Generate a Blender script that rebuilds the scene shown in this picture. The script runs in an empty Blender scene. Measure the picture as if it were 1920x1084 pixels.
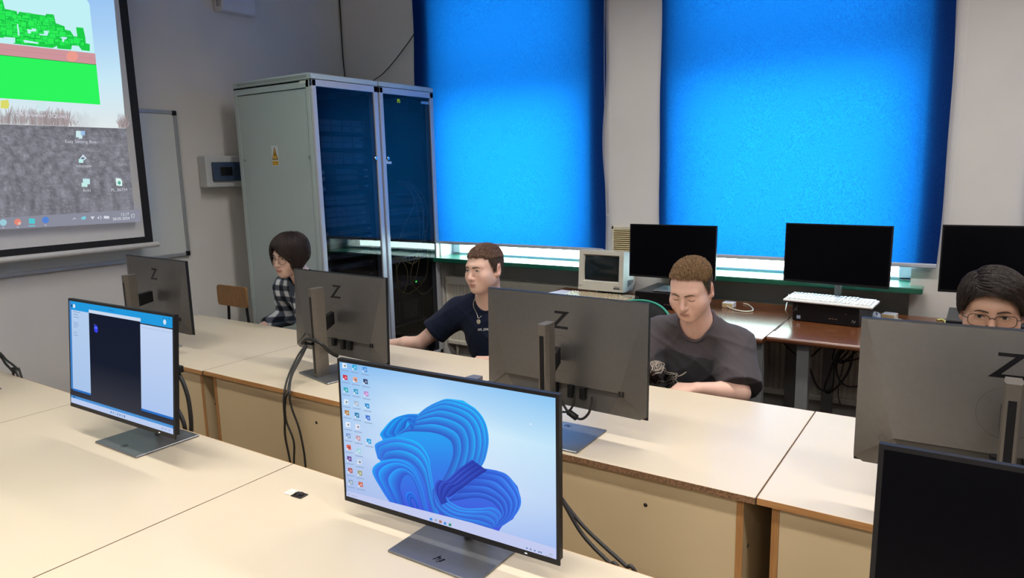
SKY = 26.0
LAMPS = [(-2.4, 2.9, 18), (-.7, 2.9, 30), (1.3, 2.9, 34), (-2.4, .6, 24), (-.7, .6, 26), (1.3, .6, 32), (-2.4, -1.7, 32), (-.7, -1.7, 40), (1.3, -1.7, 46), (-.7, -3., 40), (1.3, -3., 40)]  # rearmost row is added only to brighten the niches below the windows
LCOL = (1., .95, .885)
EXPO = 0.0
import bpy, bmesh, math, random
import numpy as np
from mathutils import Vector, Matrix, noise
from mathutils.bvhtree import BVHTree
PI = math.pi
rad = math.radians
SC = bpy.context.scene
COL = SC.collection
random.seed(7)

# ------------------------------------------------------------------ camera
FPX = 1325.09
YAW, PITCH, ROLL = rad(-33.867), rad(-9.625), rad(1.379)
CAM = Vector((0, 0, 1.595))
_f = Vector((math.sin(YAW)*math.cos(PITCH), math.cos(YAW)*math.cos(PITCH), math.sin(PITCH)))
_r = Vector((math.cos(YAW), -math.sin(YAW), 0))
_d = _f.cross(_r)
_r2 = math.cos(ROLL)*_r + math.sin(ROLL)*_d
_d2 = -math.sin(ROLL)*_r + math.cos(ROLL)*_d
def ray(px, py):
    return _r2*((px-960)/FPX) + _d2*((py-542)/FPX) + _f
def atY(px, py, Y):
    d = ray(px, py); return CAM + d*((Y-CAM.y)/d.y)
def atX(px, py, X):
    d = ray(px, py); return CAM + d*((X-CAM.x)/d.x)
def atZ(px, py, Z):
    d = ray(px, py); return CAM + d*((Z-CAM.z)/d.z)
cd = bpy.data.cameras.new('camera'); co = bpy.data.objects.new('camera', cd); COL.objects.link(co)
cd.sensor_fit = 'HORIZONTAL'; cd.sensor_width = 36.0; cd.lens = FPX*36.0/1920.0
cd.clip_start = 0.02; cd.clip_end = 200
m = Matrix((( _r2.x, -_d2.x, -_f.x, CAM.x), (_r2.y, -_d2.y, -_f.y, CAM.y), (_r2.z, -_d2.z, -_f.z, CAM.z), (0, 0, 0, 1)))
co.matrix_world = m
SC.camera = co

# ------------------------------------------------------------------ materials
def s2l(c):
    return tuple((x/12.92 if x <= .04045 else ((x+.055)/1.055)**2.4) for x in c)
def hexc(h):
    return s2l((int(h[0:2], 16)/255, int(h[2:4], 16)/255, int(h[4:6], 16)/255))
def lin(c):
    return hexc(c) if isinstance(c, str) else tuple(c)
MATS = {}
def newmat(name):
    m = bpy.data.materials.new(name); m.use_nodes = True
    nt = m.node_tree
    for n in list(nt.nodes): nt.nodes.remove(n)
    out = nt.nodes.new('ShaderNodeOutputMaterial')
    return m, nt, out
def N(nt, t, **k):
    n = nt.nodes.new(t)
    for a, b in k.items():
        if a.startswith('i_'): n.inputs[a[2:].replace('_', ' ')].default_value = b
        else: setattr(n, a, b)
    return n
def pmat(name, col, rough=.5, metal=0., var=.05, scale=25., bump=0., bscale=None, spec=.5, stretch=(1, 1, 1), sheen=0., coat=0.):
    if name in MATS: return MATS[name]
    m, nt, out = newmat(name)
    L = nt.links.new
    b = N(nt, 'ShaderNodeBsdfPrincipled')
    c = lin(col)
    b.inputs['Roughness'].default_value = rough; b.inputs['Metallic'].default_value = metal
    b.inputs['Specular IOR Level'].default_value = spec
    if sheen: b.inputs['Sheen Weight'].default_value = sheen
    if coat: b.inputs['Coat Weight'].default_value = coat
    tc = N(nt, 'ShaderNodeTexCoord'); mp = N(nt, 'ShaderNodeMapping'); mp.inputs['Scale'].default_value = stretch
    L(tc.outputs['Object'], mp.inputs['Vector'])
    nz = N(nt, 'ShaderNodeTexNoise'); nz.inputs['Scale'].default_value = scale; nz.inputs['Detail'].default_value = 5
    L(mp.outputs[0], nz.inputs['Vector'])
    rp = N(nt, 'ShaderNodeValToRGB')
    rp.color_ramp.elements[0].position = .3; rp.color_ramp.elements[1].position = .7
    rp.color_ramp.elements[0].color = tuple(max(0, x*(1-var)) for x in c)+(1,)
    rp.color_ramp.elements[1].color = tuple(min(1, x*(1+var)) for x in c)+(1,)
    L(nz.outputs['Fac'], rp.inputs['Fac']); L(rp.outputs['Color'], b.inputs['Base Color'])
    if bump:
        n2 = N(nt, 'ShaderNodeTexNoise'); n2.inputs['Scale'].default_value = bscale or scale*6; n2.inputs['Detail'].default_value = 3
        L(mp.outputs[0], n2.inputs['Vector'])
        bp = N(nt, 'ShaderNodeBump'); bp.inputs['Strength'].default_value = bump; bp.inputs['Distance'].default_value = .003
        L(n2.outputs['Fac'], bp.inputs['Height']); L(bp.outputs[0], b.inputs['Normal'])
    L(b.outputs[0], out.inputs['Surface'])
    MATS[name] = m
    return m
def woodmat(name, c1, c2, rough=.35, scale=6., stretch=(1, 14, 14), dist=2.5, spec=.5):
    if name in MATS: return MATS[name]
    m, nt, out = newmat(name); L = nt.links.new
    b = N(nt, 'ShaderNodeBsdfPrincipled'); b.inputs['Roughness'].default_value = rough; b.inputs['Specular IOR Level'].default_value = spec
    tc = N(nt, 'ShaderNodeTexCoord'); mp = N(nt, 'ShaderNodeMapping'); mp.inputs['Scale'].default_value = stretch
    nz = N(nt, 'ShaderNodeTexNoise'); nz.inputs['Scale'].default_value = scale; nz.inputs['Detail'].default_value = 8; nz.inputs['Distortion'].default_value = dist*.3
    rp = N(nt, 'ShaderNodeValToRGB')
    rp.color_ramp.elements[0].position = .35; rp.color_ramp.elements[1].position = .68
    rp.color_ramp.elements[0].color = lin(c1)+(1,); rp.color_ramp.elements[1].color = lin(c2)+(1,)
    L(tc.outputs['Object'], mp.inputs[0]); L(mp.outputs[0], nz.inputs['Vector']); L(nz.outputs['Fac'], rp.inputs[0])
    L(rp.outputs[0], b.inputs['Base Color']); L(b.outputs[0], out.inputs[0])
    MATS[name] = m
    return m
def emat(name, col, strength=1.):
    if name in MATS: return MATS[name]
    m, nt, out = newmat(name)
    e = N(nt, 'ShaderNodeEmission'); e.inputs['Color'].default_value = lin(col)+(1,); e.inputs['Strength'].default_value = strength
    nt.links.new(e.outputs[0], out.inputs[0]); MATS[name] = m
    return m
def colmat_emit(name, strength=1.):
    """picture on a lit screen: every patch of the picture glows in its own colour, under a thin glossy cover"""
    if name in MATS: return MATS[name]
    m, nt, out = newmat(name); L = nt.links.new
    a = N(nt, 'ShaderNodeVertexColor', layer_name='Col')
    e = N(nt, 'ShaderNodeEmission'); e.inputs['Strength'].default_value = strength
    L(a.outputs['Color'], e.inputs['Color']); L(e.outputs[0], out.inputs[0]); MATS[name] = m
    return m
def colmat(name, rough=.5, metal=0., sss=0., bump=0., bscale=300., spec=.5, sheen=0., aniso=0.):
    if name in MATS: return MATS[name]
    m, nt, out = newmat(name); L = nt.links.new
    a = N(nt, 'ShaderNodeVertexColor', layer_name='Col')
    b = N(nt, 'ShaderNodeBsdfPrincipled'); b.inputs['Roughness'].default_value = rough; b.inputs['Metallic'].default_value = metal
    b.inputs['Specular IOR Level'].default_value = spec
    if sheen: b.inputs['Sheen Weight'].default_value = sheen
    if sss:
        b.inputs['Subsurface Weight'].default_value = sss; b.inputs['Subsurface Radius'].default_value = (.012, .004, .002); b.inputs['Subsurface Scale'].default_value = 1.
    tc = N(nt, 'ShaderNodeTexCoord'); nz = N(nt, 'ShaderNodeTexNoise'); nz.inputs['Scale'].default_value = 60; nz.inputs['Detail'].default_value = 4
    L(tc.outputs['Object'], nz.inputs['Vector'])
    mx = N(nt, 'ShaderNodeMix', data_type='RGBA', blend_type='MULTIPLY'); mx.inputs[0].default_value = 1.
    rp = N(nt, 'ShaderNodeValToRGB'); rp.color_ramp.elements[0].color = (.93, .93, .93, 1); rp.color_ramp.elements[1].color = (1.04, 1.04, 1.04, 1)
    L(nz.outputs['Fac'], rp.inputs[0]); L(a.outputs['Color'], mx.inputs[6]); L(rp.outputs[0], mx.inputs[7]); L(mx.outputs[2], b.inputs['Base Color'])
    if bump:
        n2 = N(nt, 'ShaderNodeTexNoise'); n2.inputs['Scale'].default_value = bscale; n2.inputs['Detail'].default_value = 2
        L(tc.outputs['Object'], n2.inputs['Vector'])
        bp = N(nt, 'ShaderNodeBump'); bp.inputs['Strength'].default_value = bump; bp.inputs['Distance'].default_value = .001
        L(n2.outputs['Fac'], bp.inputs['Height']); L(bp.outputs[0], b.inputs['Normal'])
    L(b.outputs[0], out.inputs[0]); MATS[name] = m
    return m
def glassmat(name, tint=(1, 1, 1), refl=1., rough=.0, ior=1.5):
    if name in MATS: return MATS[name]
    m, nt, out = newmat(name); L = nt.links.new
    t = N(nt, 'ShaderNodeBsdfTransparent'); t.inputs['Color'].default_value = tuple(tint)+(1,)
    g = N(nt, 'ShaderNodeBsdfGlossy'); g.inputs['Roughness'].default_value = rough; g.inputs['Color'].default_value = (refl, refl, refl, 1)
    fr = N(nt, 'ShaderNodeFresnel'); fr.inputs['IOR'].default_value = ior
    ge = N(nt, 'ShaderNodeNewGeometry'); sb = N(nt, 'ShaderNodeMath', operation='SUBTRACT'); sb.inputs[0].default_value = 1.; L(ge.outputs['Backfacing'], sb.inputs[1])
    ml = N(nt, 'ShaderNodeMath', operation='MULTIPLY'); L(fr.outputs[0], ml.inputs[0]); L(sb.outputs[0], ml.inputs[1])
    mx = N(nt, 'ShaderNodeMixShader'); L(ml.outputs[0], mx.inputs[0]); L(t.outputs[0], mx.inputs[1]); L(g.outputs[0], mx.inputs[2])
    L(mx.outputs[0], out.inputs[0]); MATS[name] = m
    return m

# ------------------------------------------------------------------ mesh builder
def cr(pts, n=8, closed=False):
    """Catmull-Rom through pts"""
    P = [Vector(p) for p in pts]; out = []
    k = len(P)
    rng = range(k) if closed else range(k-1)
    for i in rng:
        if closed: p0, p1, p2, p3 = P[(i-1) % k], P[i], P[(i+1) % k], P[(i+2) % k]
        else: p0, p1, p2, p3 = P[max(i-1, 0)], P[i], P[i+1], P[min(i+2, k-1)]
        for j in range(n):
            t = j/n
            out.append(.5*((2*p1)+(p2-p0)*t+(2*p0-5*p1+4*p2-p3)*t*t+(3*p1-p0-3*p2+p3)*t**3))
    if not closed: out.append(P[-1].copy())
    return out
class MB:
    def __init__(s):
        s.v = []; s.f = []; s.m = []; s.c = []; s.cur = 0; s.col = (1, 1, 1); s.M = Matrix.Identity(4); s.sm = []; s.smooth = False
    def add(s, vs, fs, cols=None):
        o = len(s.v)
        for i, v in enumerate(vs):
            s.v.append(tuple(s.M @ Vector(v))); s.c.append(cols[i] if cols else s.col)
        for f in fs:
            s.f.append(tuple(i+o for i in f)); s.m.append(s.cur); s.sm.append(s.smooth)
        return s
    def box(s, x0, y0, z0, x1, y1, z1):
        v = [(x0, y0, z0), (x1, y0, z0), (x1, y1, z0), (x0, y1, z0), (x0, y0, z1), (x1, y0, z1), (x1, y1, z1), (x0, y1, z1)]
        return s.add(v, [(3, 2, 1, 0), (4, 5, 6, 7), (0, 1, 5, 4), (1, 2, 6, 5), (2, 3, 7, 6), (3, 0, 4, 7)])
    def cbox(s, c, d):
        return s.box(c[0]-d[0]/2, c[1]-d[1]/2, c[2]-d[2]/2, c[0]+d[0]/2, c[1]+d[1]/2, c[2]+d[2]/2)
    def rbox(s, x0, y0, z0, x1, y1, z1, r=.004, seg=2):
        bm = bmesh.new(); bmesh.ops.create_cube(bm, size=1)
        for v in bm.verts:
            v.co = Vector(((x0+x1)/2+v.co.x*(x1-x0), (y0+y1)/2+v.co.y*(y1-y0), (z0+z1)/2+v.co.z*(z1-z0)))
        bmesh.ops.bevel(bm, geom=list(bm.edges), offset=min(r, .49*min(x1-x0, y1-y0, z1-z0)), segments=seg, profile=.5, affect='EDGES')
        return s.bm(bm)
    def bm(s, bm):
        bm.verts.index_update()
        s.add([v.co.copy() for v in bm.verts], [[v.index for v in f.verts] for f in bm.faces]); bm.free(); return s
    def prism(s, poly, d0, d1, plane='xz'):
        n = len(poly)
        def P(a, b, d): return {'xz': (a, d, b), 'xy': (a, b, d), 'yz': (d, a, b)}[plane]
        v = [P(a, b, d0) for a, b in poly]+[P(a, b, d1) for a, b in poly]
        f = [tuple(range(n)), tuple(range(2*n-1, n-1, -1))]+[(i, i+n, (i+1) % n+n, (i+1) % n) for i in range(n)]
        return s.add(v, f)
    def tube(s, pts, r, n=8, closed=False, caps=True, cols=None):
        P = [Vector(p) for p in pts]; k = len(P)
        R = r if isinstance(r, (list, tuple)) else [r]*k
        T = []
        for i in range(k):
            a = P[(i-1) % k] if (closed or i > 0) else P[i]; b = P[(i+1) % k] if (closed or i < k-1) else P[i]
            t = (b-a); T.append(t.normalized() if t.length > 1e-9 else Vector((0, 0, 1)))
        u = T[0].orthogonal().normalized(); vs = []; cs = []
        for i in range(k):
            u = (u-T[i]*u.dot(T[i]))
            u = u.normalized() if u.length > 1e-6 else T[i].orthogonal().normalized()
            w = T[i].cross(u)
            for j in range(n):
                a = 2*PI*j/n; vs.append(P[i]+(u*math.cos(a)+w*math.sin(a))*R[i]); cs.append(cols[i] if cols else s.col)
        fs = []
        for i in range(k if closed else k-1):
            for j in range(n):
                a = i*n+j; b = i*n+(j+1) % n; c = ((i+1) % k)*n+(j+1) % n; d = ((i+1) % k)*n+j
                fs.append((a, b, c, d))
        if caps and not closed: fs.append(tuple(range(n-1, -1, -1))); fs.append(tuple((k-1)*n+j for j in range(n)))
        return s.add(vs, fs, cs)
    def lathe(s, prof, n=24, c=(0, 0, 0), axis='z'):
        vs = []; k = len(prof)
        for r, z in prof:
            for j in range(n):
                a = 2*PI*j/n; x, y = r*math.cos(a), r*math.sin(a)
                p = {'z': (x, y, z), 'y': (x, z, -y), 'x': (z, x, y)}[axis]
                vs.append((p[0]+c[0], p[1]+c[1], p[2]+c[2]))
        fs = [(i*n+j, i*n+(j+1) % n, (i+1)*n+(j+1) % n, (i+1)*n+j) for i in range(k-1) for j in range(n)]
        fs += [tuple(range(n-1, -1, -1)), tuple((k-1)*n+j for j in range(n))]
        return s.add(vs, fs)
    def ball(s, c, r, nu=20, nv=12):
        r = r if isinstance(r, (tuple, list)) else (r, r, r)
        vs = [(c[0], c[1], c[2]-r[2])]
        for i in range(1, nv):
            a = PI*i/nv
            for j in range(nu):
                b = 2*PI*j/nu; vs.append((c[0]+r[0]*math.sin(a)*math.cos(b), c[1]+r[1]*math.sin(a)*math.sin(b), c[2]-r[2]*math.cos(a)))
        vs.append((c[0], c[1], c[2]+r[2])); fs = []
        for j in range(nu): fs.append((0, 1+(j+1) % nu, 1+j)); fs.append((len(vs)-1, 1+(nv-2)*nu+j, 1+(nv-2)*nu+(j+1) % nu))
        for i in range(nv-2):
            for j in range(nu):
                a = 1+i*nu+j; b = 1+i*nu+(j+1) % nu; fs.append((a, b, b+nu, a+nu))
        return s.add(vs, fs)
    def mesh(s, name, mats, normals=True):
        me = bpy.data.meshes.new(name); me.from_pydata(s.v, [], s.f)
        for mm in (mats if isinstance(mats, (list, tuple)) else [mats]): me.materials.append(mm)
        me.polygons.foreach_set('material_index', s.m)
        me.polygons.foreach_set('use_smooth', s.sm)
        ca = me.color_attributes.new('Col', 'FLOAT_COLOR', 'POINT')
        buf = np.ones((len(s.v), 4), np.float32)
        if s.v: buf[:, :3] = np.array(s.c, np.float32)
        ca.data.foreach_set('color', buf.ravel())
        me.update()
        if normals:
            bm = bmesh.new(); bm.from_mesh(me); bmesh.ops.recalc_face_normals(bm, faces=bm.faces); bm.to_mesh(me); bm.free()
        return me
    def build(s, name, mats, parent=None, loc=None, normals=True, sharp=None):
        me = s.mesh(name, mats, normals)
        if sharp: me.set_sharp_from_angle(angle=rad(sharp))
        o = bpy.data.objects.new(name, me); COL.objects.link(o)
        if parent: o.parent = parent
        if loc: o.location = loc
        return o
def empty(name, loc=(0, 0, 0), rz=0.):
    o = bpy.data.objects.new(name, None); COL.objects.link(o); o.empty_display_size = .05
    o.location = loc; o.rotation_euler = (0, 0, rz); return o
def tag(o, label, cat, group=None):
    o['label'] = label; o['category'] = cat
    if group: o['group'] = group
    return o
def thing(name, label, cat, loc=(0, 0, 0), rz=0., group=None):
    return tag(empty(name, loc, rz), label, cat, group)
def struct(o):
    o['kind'] = 'structure'; return o
def text_geo(txt, size):
    """flat letter outlines as vertices and faces in the xy plane, baseline at 0, centred on x"""
    cu = bpy.data.curves.new('lettering', 'FONT'); cu.body = txt; cu.size = size; cu.align_x = 'CENTER'; cu.resolution_u = 3
    ob = bpy.data.objects.new('lettering', cu); COL.objects.link(ob)
    dg = bpy.context.evaluated_depsgraph_get(); dg.update()
    me = bpy.data.meshes.new_from_object(ob.evaluated_get(dg))
    vs = [v.co.copy() for v in me.vertices]; fs = [tuple(p.vertices) for p in me.polygons]
    bpy.data.objects.remove(ob); bpy.data.curves.remove(cu); bpy.data.meshes.remove(me)
    return vs, fs
def arrow(me_mb, *a): pass
# ------------------------------------------------------------------ the room
XL, XR, YW, YB, ZC = -4.70, 4.2, 4.48, -3.6, 3.55
YO = 4.86
WINS = [(-3.70, -2.335), (-1.73, -.32), (.27, 1.68)]
ZS, ZT = .872, 3.12
M_wall = pmat('wall_paint', (.69, .67, .64), .85, var=.03, scale=3, bump=.08, bscale=120)
M_white = pmat('white_frame', (.8, .8, .78), .4, var=.02)
M_ceil = pmat('ceiling_paint', (.75, .74, .71), .9, var=.02, scale=4)
M_floor = woodmat('parquet', (.035, .014, .008), (.075, .03, .016), .4, 4, (3, 22, 1))
M_black = pmat('black_plastic', (.006, .006, .0075), .45, var=.1, spec=.3)
M_blackg = pmat('black_gloss', (.006, .006, .008), .22, var=.05)
M_rubber = pmat('black_cable', (.014, .013, .013), .5, var=.1)
M_alu = pmat('aluminium', (.55, .56, .58), .35, .9, var=.03)
M_steel = pmat('steel', (.6, .6, .6), .25, 1., var=.02)

def boxobj(name, mat, boxes, parent=None):
    mb = MB()
    for b in boxes: mb.box(*b)
    return mb.build(name, mat, parent)
struct(boxobj('floor', M_floor, [(XL-.2, YB-.2, -.1, XR+.2, YO, 0)]))
struct(boxobj('ceiling', M_ceil, [(XL-.2, YB-.2, ZC, XR+.2, YO, ZC+.1)]))
struct(boxobj('wall_left', M_wall, [(XL-.2, YB-.2, 0, XL, YO, ZC)]))
struct(boxobj('wall_right', M_wall, [(XR, YB-.2, 0, XR+.2, YO, ZC)]))
struct(boxobj('wall_back', M_wall, [(XL, YB-.2, 0, XR, YB, ZC)]))
bx = []
edges = [XL]+[e for w in WINS for e in w]+[XR]
for i in range(0, len(edges), 2): bx.append((edges[i], YW, 0, edges[i+1], YO, ZC))
for a, b in WINS:
    bx.append((a, 4.66, 0, b, YO, ZS)); bx.append((a, YW, ZT, b, YO, ZC))
struct(boxobj('wall_window', M_wall, bx))
M_green = pmat('green_sill', (.009, .115, .07), .3, var=.1, scale=12, coat=.6)
M_pane = glassmat('window_glass', (.93, .98, .97))
M_pane2 = glassmat('window_glass_dimmed', (.66, .68, .70))  # weaker daylight on the upper blind is put into this pane tint
for k, (a, b) in enumerate(WINS):
    w = struct(empty('window_%d' % (k+1), ((a+b)/2, 4.675, ZS)))
    hw = (b-a)/2
    f = MB(); H = ZT-ZS; zt = 2.215-ZS
    f.rbox(-hw, -.04, .03, -hw+.075, .04, H, .008); f.rbox(hw-.075, -.04, .03, hw, .04, H, .008)
    f.rbox(-hw, -.04, .03, hw, .04, .052, .006); f.rbox(-hw, -.04, H-.075, hw, .04, H, .008); f.rbox(-hw, -.045, zt-.075, hw, .045, zt+.075, .01)
    struct(f.build('window_frame', M_white, w))
    g = MB(); g.box(-hw+.06, -.004, .05, hw-.06, .004, zt-.07); struct(g.build('window_pane', M_pane, w))
    g = MB(); g.box(-hw+.06, -.004, zt+.07, hw-.06, .004, H-.05); struct(g.build('window_pane', M_pane2, w))
    s = MB(); s.rbox(-hw-.07, -.325, 0, hw+.07, -.221, .034, .006); s.rbox(-hw+.001, -.23, 0, hw-.001, .06, .034, .004)
    struct(s.build('window_sill', M_green, w))

# ------------------------------------------------------------------ roller blinds
def blindmat():
    m, nt, out = newmat('blue_blind_fabric'); L = nt.links.new
    tc = N(nt, 'ShaderNodeTexCoord'); mp = N(nt, 'ShaderNodeMapping'); mp.inputs['Scale'].default_value = (1, 1, .55)
    n1 = N(nt, 'ShaderNodeTexNoise'); n1.inputs['Scale'].default_value = 190; n1.inputs['Detail'].default_value = 4; n1.inputs['Roughness'].default_value = .65
    L(tc.outputs['Object'], mp.inputs[0]); L(mp.outputs[0], n1.inputs['Vector'])
    rp = N(nt, 'ShaderNodeValToRGB'); rp.color_ramp.elements[0].position = .28; rp.color_ramp.elements[1].position = .74
    rp.color_ramp.elements[0].color = (.0040, .115, .55, 1); rp.color_ramp.elements[1].color = (.0110, .30, 1.0, 1)
    L(n1.outputs['Fac'], rp.inputs[0])
    d = N(nt, 'ShaderNodeBsdfDiffuse'); d.inputs['Color'].default_value = (.006, .022, .13, 1)
    t = N(nt, 'ShaderNodeBsdfTranslucent'); L(rp.outputs[0], t.inputs['Color'])
    a = N(nt, 'ShaderNodeMixShader'); a.inputs[0].default_value = .135
    L(d.outputs[0], a.inputs[1]); L(t.outputs[0], a.inputs[2])
    L(a.outputs[0], out.inputs[0]); return m
M_blind = blindmat()
M_bead = pmat('white_bead', (.75, .75, .73), .4)
def blind(label, x0, x1, zb, chain_x, curl, seed, chain_z=1.1, zt=3.36):
    yb = 4.447
    t = thing('roller_blind', label, 'blind', ((x0+x1)/2, yb, zt))
    hw = (x1-x0)/2; mb = MB(); mb.smooth = True
    nx, nz = 48, 90; vs = []
    for j in range(nz+1):
        v = j/nz; z = -(zt-zb)*v
        for i in range(nx+1):
            u = i/nx*2-1
            e = max(0, abs(u)-.86)/.14
            wob = curl*(math.sin(v*9.5+seed)+.6*math.sin(v*17+seed*2))
            x = u*hw - (math.copysign(1, u)*e*e*wob*.8)
            y = .006*math.sin(u*3+seed)*v+.004*math.sin(v*7+u*2+seed) - e*e*abs(wob)*.55
            vs.append((x, y, z))
    fs = [(j*(nx+1)+i, j*(nx+1)+i+1, (j+1)*(nx+1)+i+1, (j+1)*(nx+1)+i) for j in range(nz) for i in range(nx)]
    mb.add(vs, fs); mb.build('blind_fabric', M_blind, t, normals=False)
    b = MB(); b.rbox(-hw+.004, -.012, -(zt-zb)-.018, hw-.004, .010, -(zt-zb)+.006, .005); b.build('bottom_bar', pmat('grey_bar', (.45, .47, .55), .4), t)
    r = MB(); r.smooth = True; r.lathe([(.03, -hw-.02), (.03, hw+.02)], 20, (0, .0, .02), 'x'); r.build('roller_tube', M_white, t)
    c = MB(); c.smooth = True
    L = zt-chain_z; cx = chain_x-(x0+x1)/2
    pts = []
    for i in range(int(L/.012)): pts.append((cx-.012-.012*math.sin(i*.012/L*PI), -.016, -i*.012))
    for i in range(9): a = PI*i/8; pts.append((cx-.012*math.cos(a), -.016, -L-.014*math.sin(a)))
    for i in range(int(L/.012)): pts.append((cx+.012+.006*math.sin(i*.012/L*PI), -.016, -L+i*.012))
    q = []; R = []
    for p in pts:
        for dz, rr in ((-.003, .0009), (0, .0026), (.003, .0009)): q.append((p[0], p[1], p[2]+dz)); R.append(rr)
    c.tube(q, R, 6); c.build('bead_chain', M_bead, t)
    return t
blind('wide blue roller blind lowered over the window beside the network cabinets', -3.86, -2.19, 1.028, -2.165, .013, 1.3, 1.28)
blind('wide blue roller blind lowered behind the two black screens with a keyboard below', -1.797, -.195, 1.025, -.165, .007, 4.1, 1.13)
blind('blue roller blind of which only a sliver shows at the right picture edge', .185, 1.80, 1.025, 1.83, .008, 2.2, 1.2)

# ------------------------------------------------------------------ radiators in the niches
M_rad = pmat('radiator_cream', (.74, .70, .60), .4, var=.03)
def radiator(label, x0, x1, zb, zt, yf=4.505, yk=4.61):
    t = thing('radiator', label, 'radiator', ((x0+x1)/2, yf, 0))
    hw = (x1-x0)/2
    p = MB(); n = int((x1-x0)/.0335); st = (x1-x0-.03)/n
    prof = []
    for i in range(n):
        xx = -hw+.015+i*st
        prof += [(xx, 0.), (xx+st*.62, 0.), (xx+st*.72, .012), (xx+st*.9, .012)]
    prof.append((hw-.015, 0)); pz0, pz1 = zb+.035, zt-.05
    v = []; f = []
    for k, (x, y) in enumerate(prof): v += [(x, y+.012, pz0), (x, y+.012, pz1)]
    for k in range(len(prof)-1): f.append((2*k, 2*k+2, 2*k+3, 2*k+1))
    p.add(v, f); p.rbox(-hw, 0, zt-.052, hw, .03, zt, .008); p.rbox(-hw, 0, zb, hw, .03, zb+.038, .008)
    p.rbox(-hw, 0, zb, -hw+.018, .03, zt, .006); p.rbox(hw-.018, 0, zb, hw, .03, zt, .006); p.box(-hw+.01, .03, zb+.02, hw-.01, .035, zt-.02)
    p.build('front_panel', M_rad, t)
    g = MB(); D = yk-yf
    g.rbox(-hw, .0, zt-.004, hw, .02, zt+.012, .004); g.rbox(-hw, D-.02, zt-.004, hw, D, zt+.012, .004)
    k = 0; x = -hw
    while x < hw-.02: g.box(x, .015, zt+.002, min(x+.135, hw), D-.015, zt+.010); x += .15
    g.build('top_grille', M_rad, t)
    s = MB(); s.box(-hw, .02, zb+.01, -hw+.004, D, zt); s.box(hw-.004, .02, zb+.01, hw, D, zt); s.box(-hw+.02, D-.02, zb+.03, hw-.02, D, zt-.02); s.build('side_cover', M_rad, t)
    for xx in (-hw+.06, hw-.06):
        q = MB(); q.smooth = True; q.tube([(xx, .06, zb+.02), (xx, .06, 0)], .011, 10); q.build('pipe', M_rad, t)
    return t
radiator('cream ribbed radiator under the window beside the network cabinets', -3.69, -2.36, .16, .72)
radiator('cream ribbed radiator behind the brown desks with tangled black cables', -1.68, -.46, .14, .70)

# ------------------------------------------------------------------ vent grille on the pier
v = thing('vent_grille', 'cream louvred vent grille on the wall between the two blue blinds', 'vent', (-2.01, YW, 1.085))
f = MB(); W2, H2 = .145, .105
f.rbox(-W2, -.012, -H2, -W2+.018, 0, H2, .003); f.rbox(W2-.018, -.012, -H2, W2, 0, H2, .003); f.rbox(-W2, -.012, -H2, W2, 0, -H2+.016, .003); f.rbox(-W2, -.012, H2-.022, W2, 0, H2, .003)
M_vent = pmat('vent_cream', (.62, .52, .30), .5, var=.04); f.build('frame', pmat('vent_frame', (.62, .57, .46), .5), v)
f = MB()
for i in range(12):
    z = -H2+.024+i*.0142
    f.prism([(-.014, z), (-.012, z), (0, z+.008), (0, z+.010), (-.014, z+.003)], -W2+.016, W2-.016, 'yz')
f.build('louver', M_vent, v)
f = MB(); f.box(-W2+.01, -.003, -H2+.01, W2-.01, -.001, H2-.01); f.build('backing', pmat('vent_dark', (.16, .13, .08), .8), v)

# ------------------------------------------------------------------ whiteboard, projection screen, wall boxes
WBX = XL+.001
wb_tr = atX(332, 207.5, XL+.03); wb_br = atX(358.5, 479, XL+.03)
yR, zB, zTp = (wb_tr.y+wb_br.y)/2, wb_br.z, wb_tr.z
yL = yR-2.4
t = thing('whiteboard', 'white writing board with grey frame on the wall behind the projection screen', 'whiteboard', (WBX, (yL+yR)/2, (zB+zTp)/2))
hw, hh = (yR-yL)/2, (zTp-zB)/2
b = MB(); b.box(.004, -hw+.02, -hh+.02, .016, hw-.02, hh-.02); b.build('board', pmat('whiteboard_face', (.62, .65, .64), .18, var=.02, scale=2, coat=.3), t)
b = MB()
for (a0, b0, a1, b1) in ((-hw+.02, -hh, hw-.02, -hh+.026), (-hw+.02, hh-.026, hw-.02, hh), (-hw, -hh+.02, -hw+.026, hh-.02), (hw-.026, -hh+.02, hw, hh-.02)): b.rbox(0, a0, b0, .022, a1, b1, .004)
b.build('frame', pmat('board_frame', (.42, .43, .44), .4, .6), t)
for sy in (-1, 1):
    for sz in (-1, 1):
        b = MB(); b.rbox(0, sy*hw-(.034 if sy > 0 else -.0), sz*hh-(.034 if sz > 0 else 0), .026, sy*hw+(0 if sy > 0 else .034), sz*hh+(0 if sz > 0 else .034), .007, 3)
        b.build('corner_cap', M_black, t)
# projection screen
SX = XL+.13
def sp(px, py): p = atX(px, py, SX); return p
o_br = sp(289, 453); o_tr = sp(236.5, 0); i_br = sp(273, 443.7); o_bl = sp(0, 482.7); i_bl = sp(0, 468.8)
yR = (o_br.y+o_tr.y)/2; yRi = (i_br.y+sp(220.5, 0).y)/2
zB = (o_br.z+o_bl.z)/2; zBi = (i_br.z+i_bl.z)/2
yL, zTop = yR-2.44, 3.30
t = thing('projection_screen', 'hanging projector screen with black border showing a desktop picture', 'projection screen', (SX, (yL+yR)/2, zB))
oy = (yL+yR)/2
b = MB(); b.box(-.003, yL-oy, 0, -.0012, yR-oy, zTop-zB); b.build('black_border', pmat('screen_black', (.006, .006, .008), .7), t)
b = MB(); b.box(-.0012, yL-oy+(yR-yRi), zBi-zB, 0, yRi-oy, zTop-zB-.05); b.build('screen_fabric', pmat('screen_white', (.70, .69, .69), .8, var=.01), t)
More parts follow.
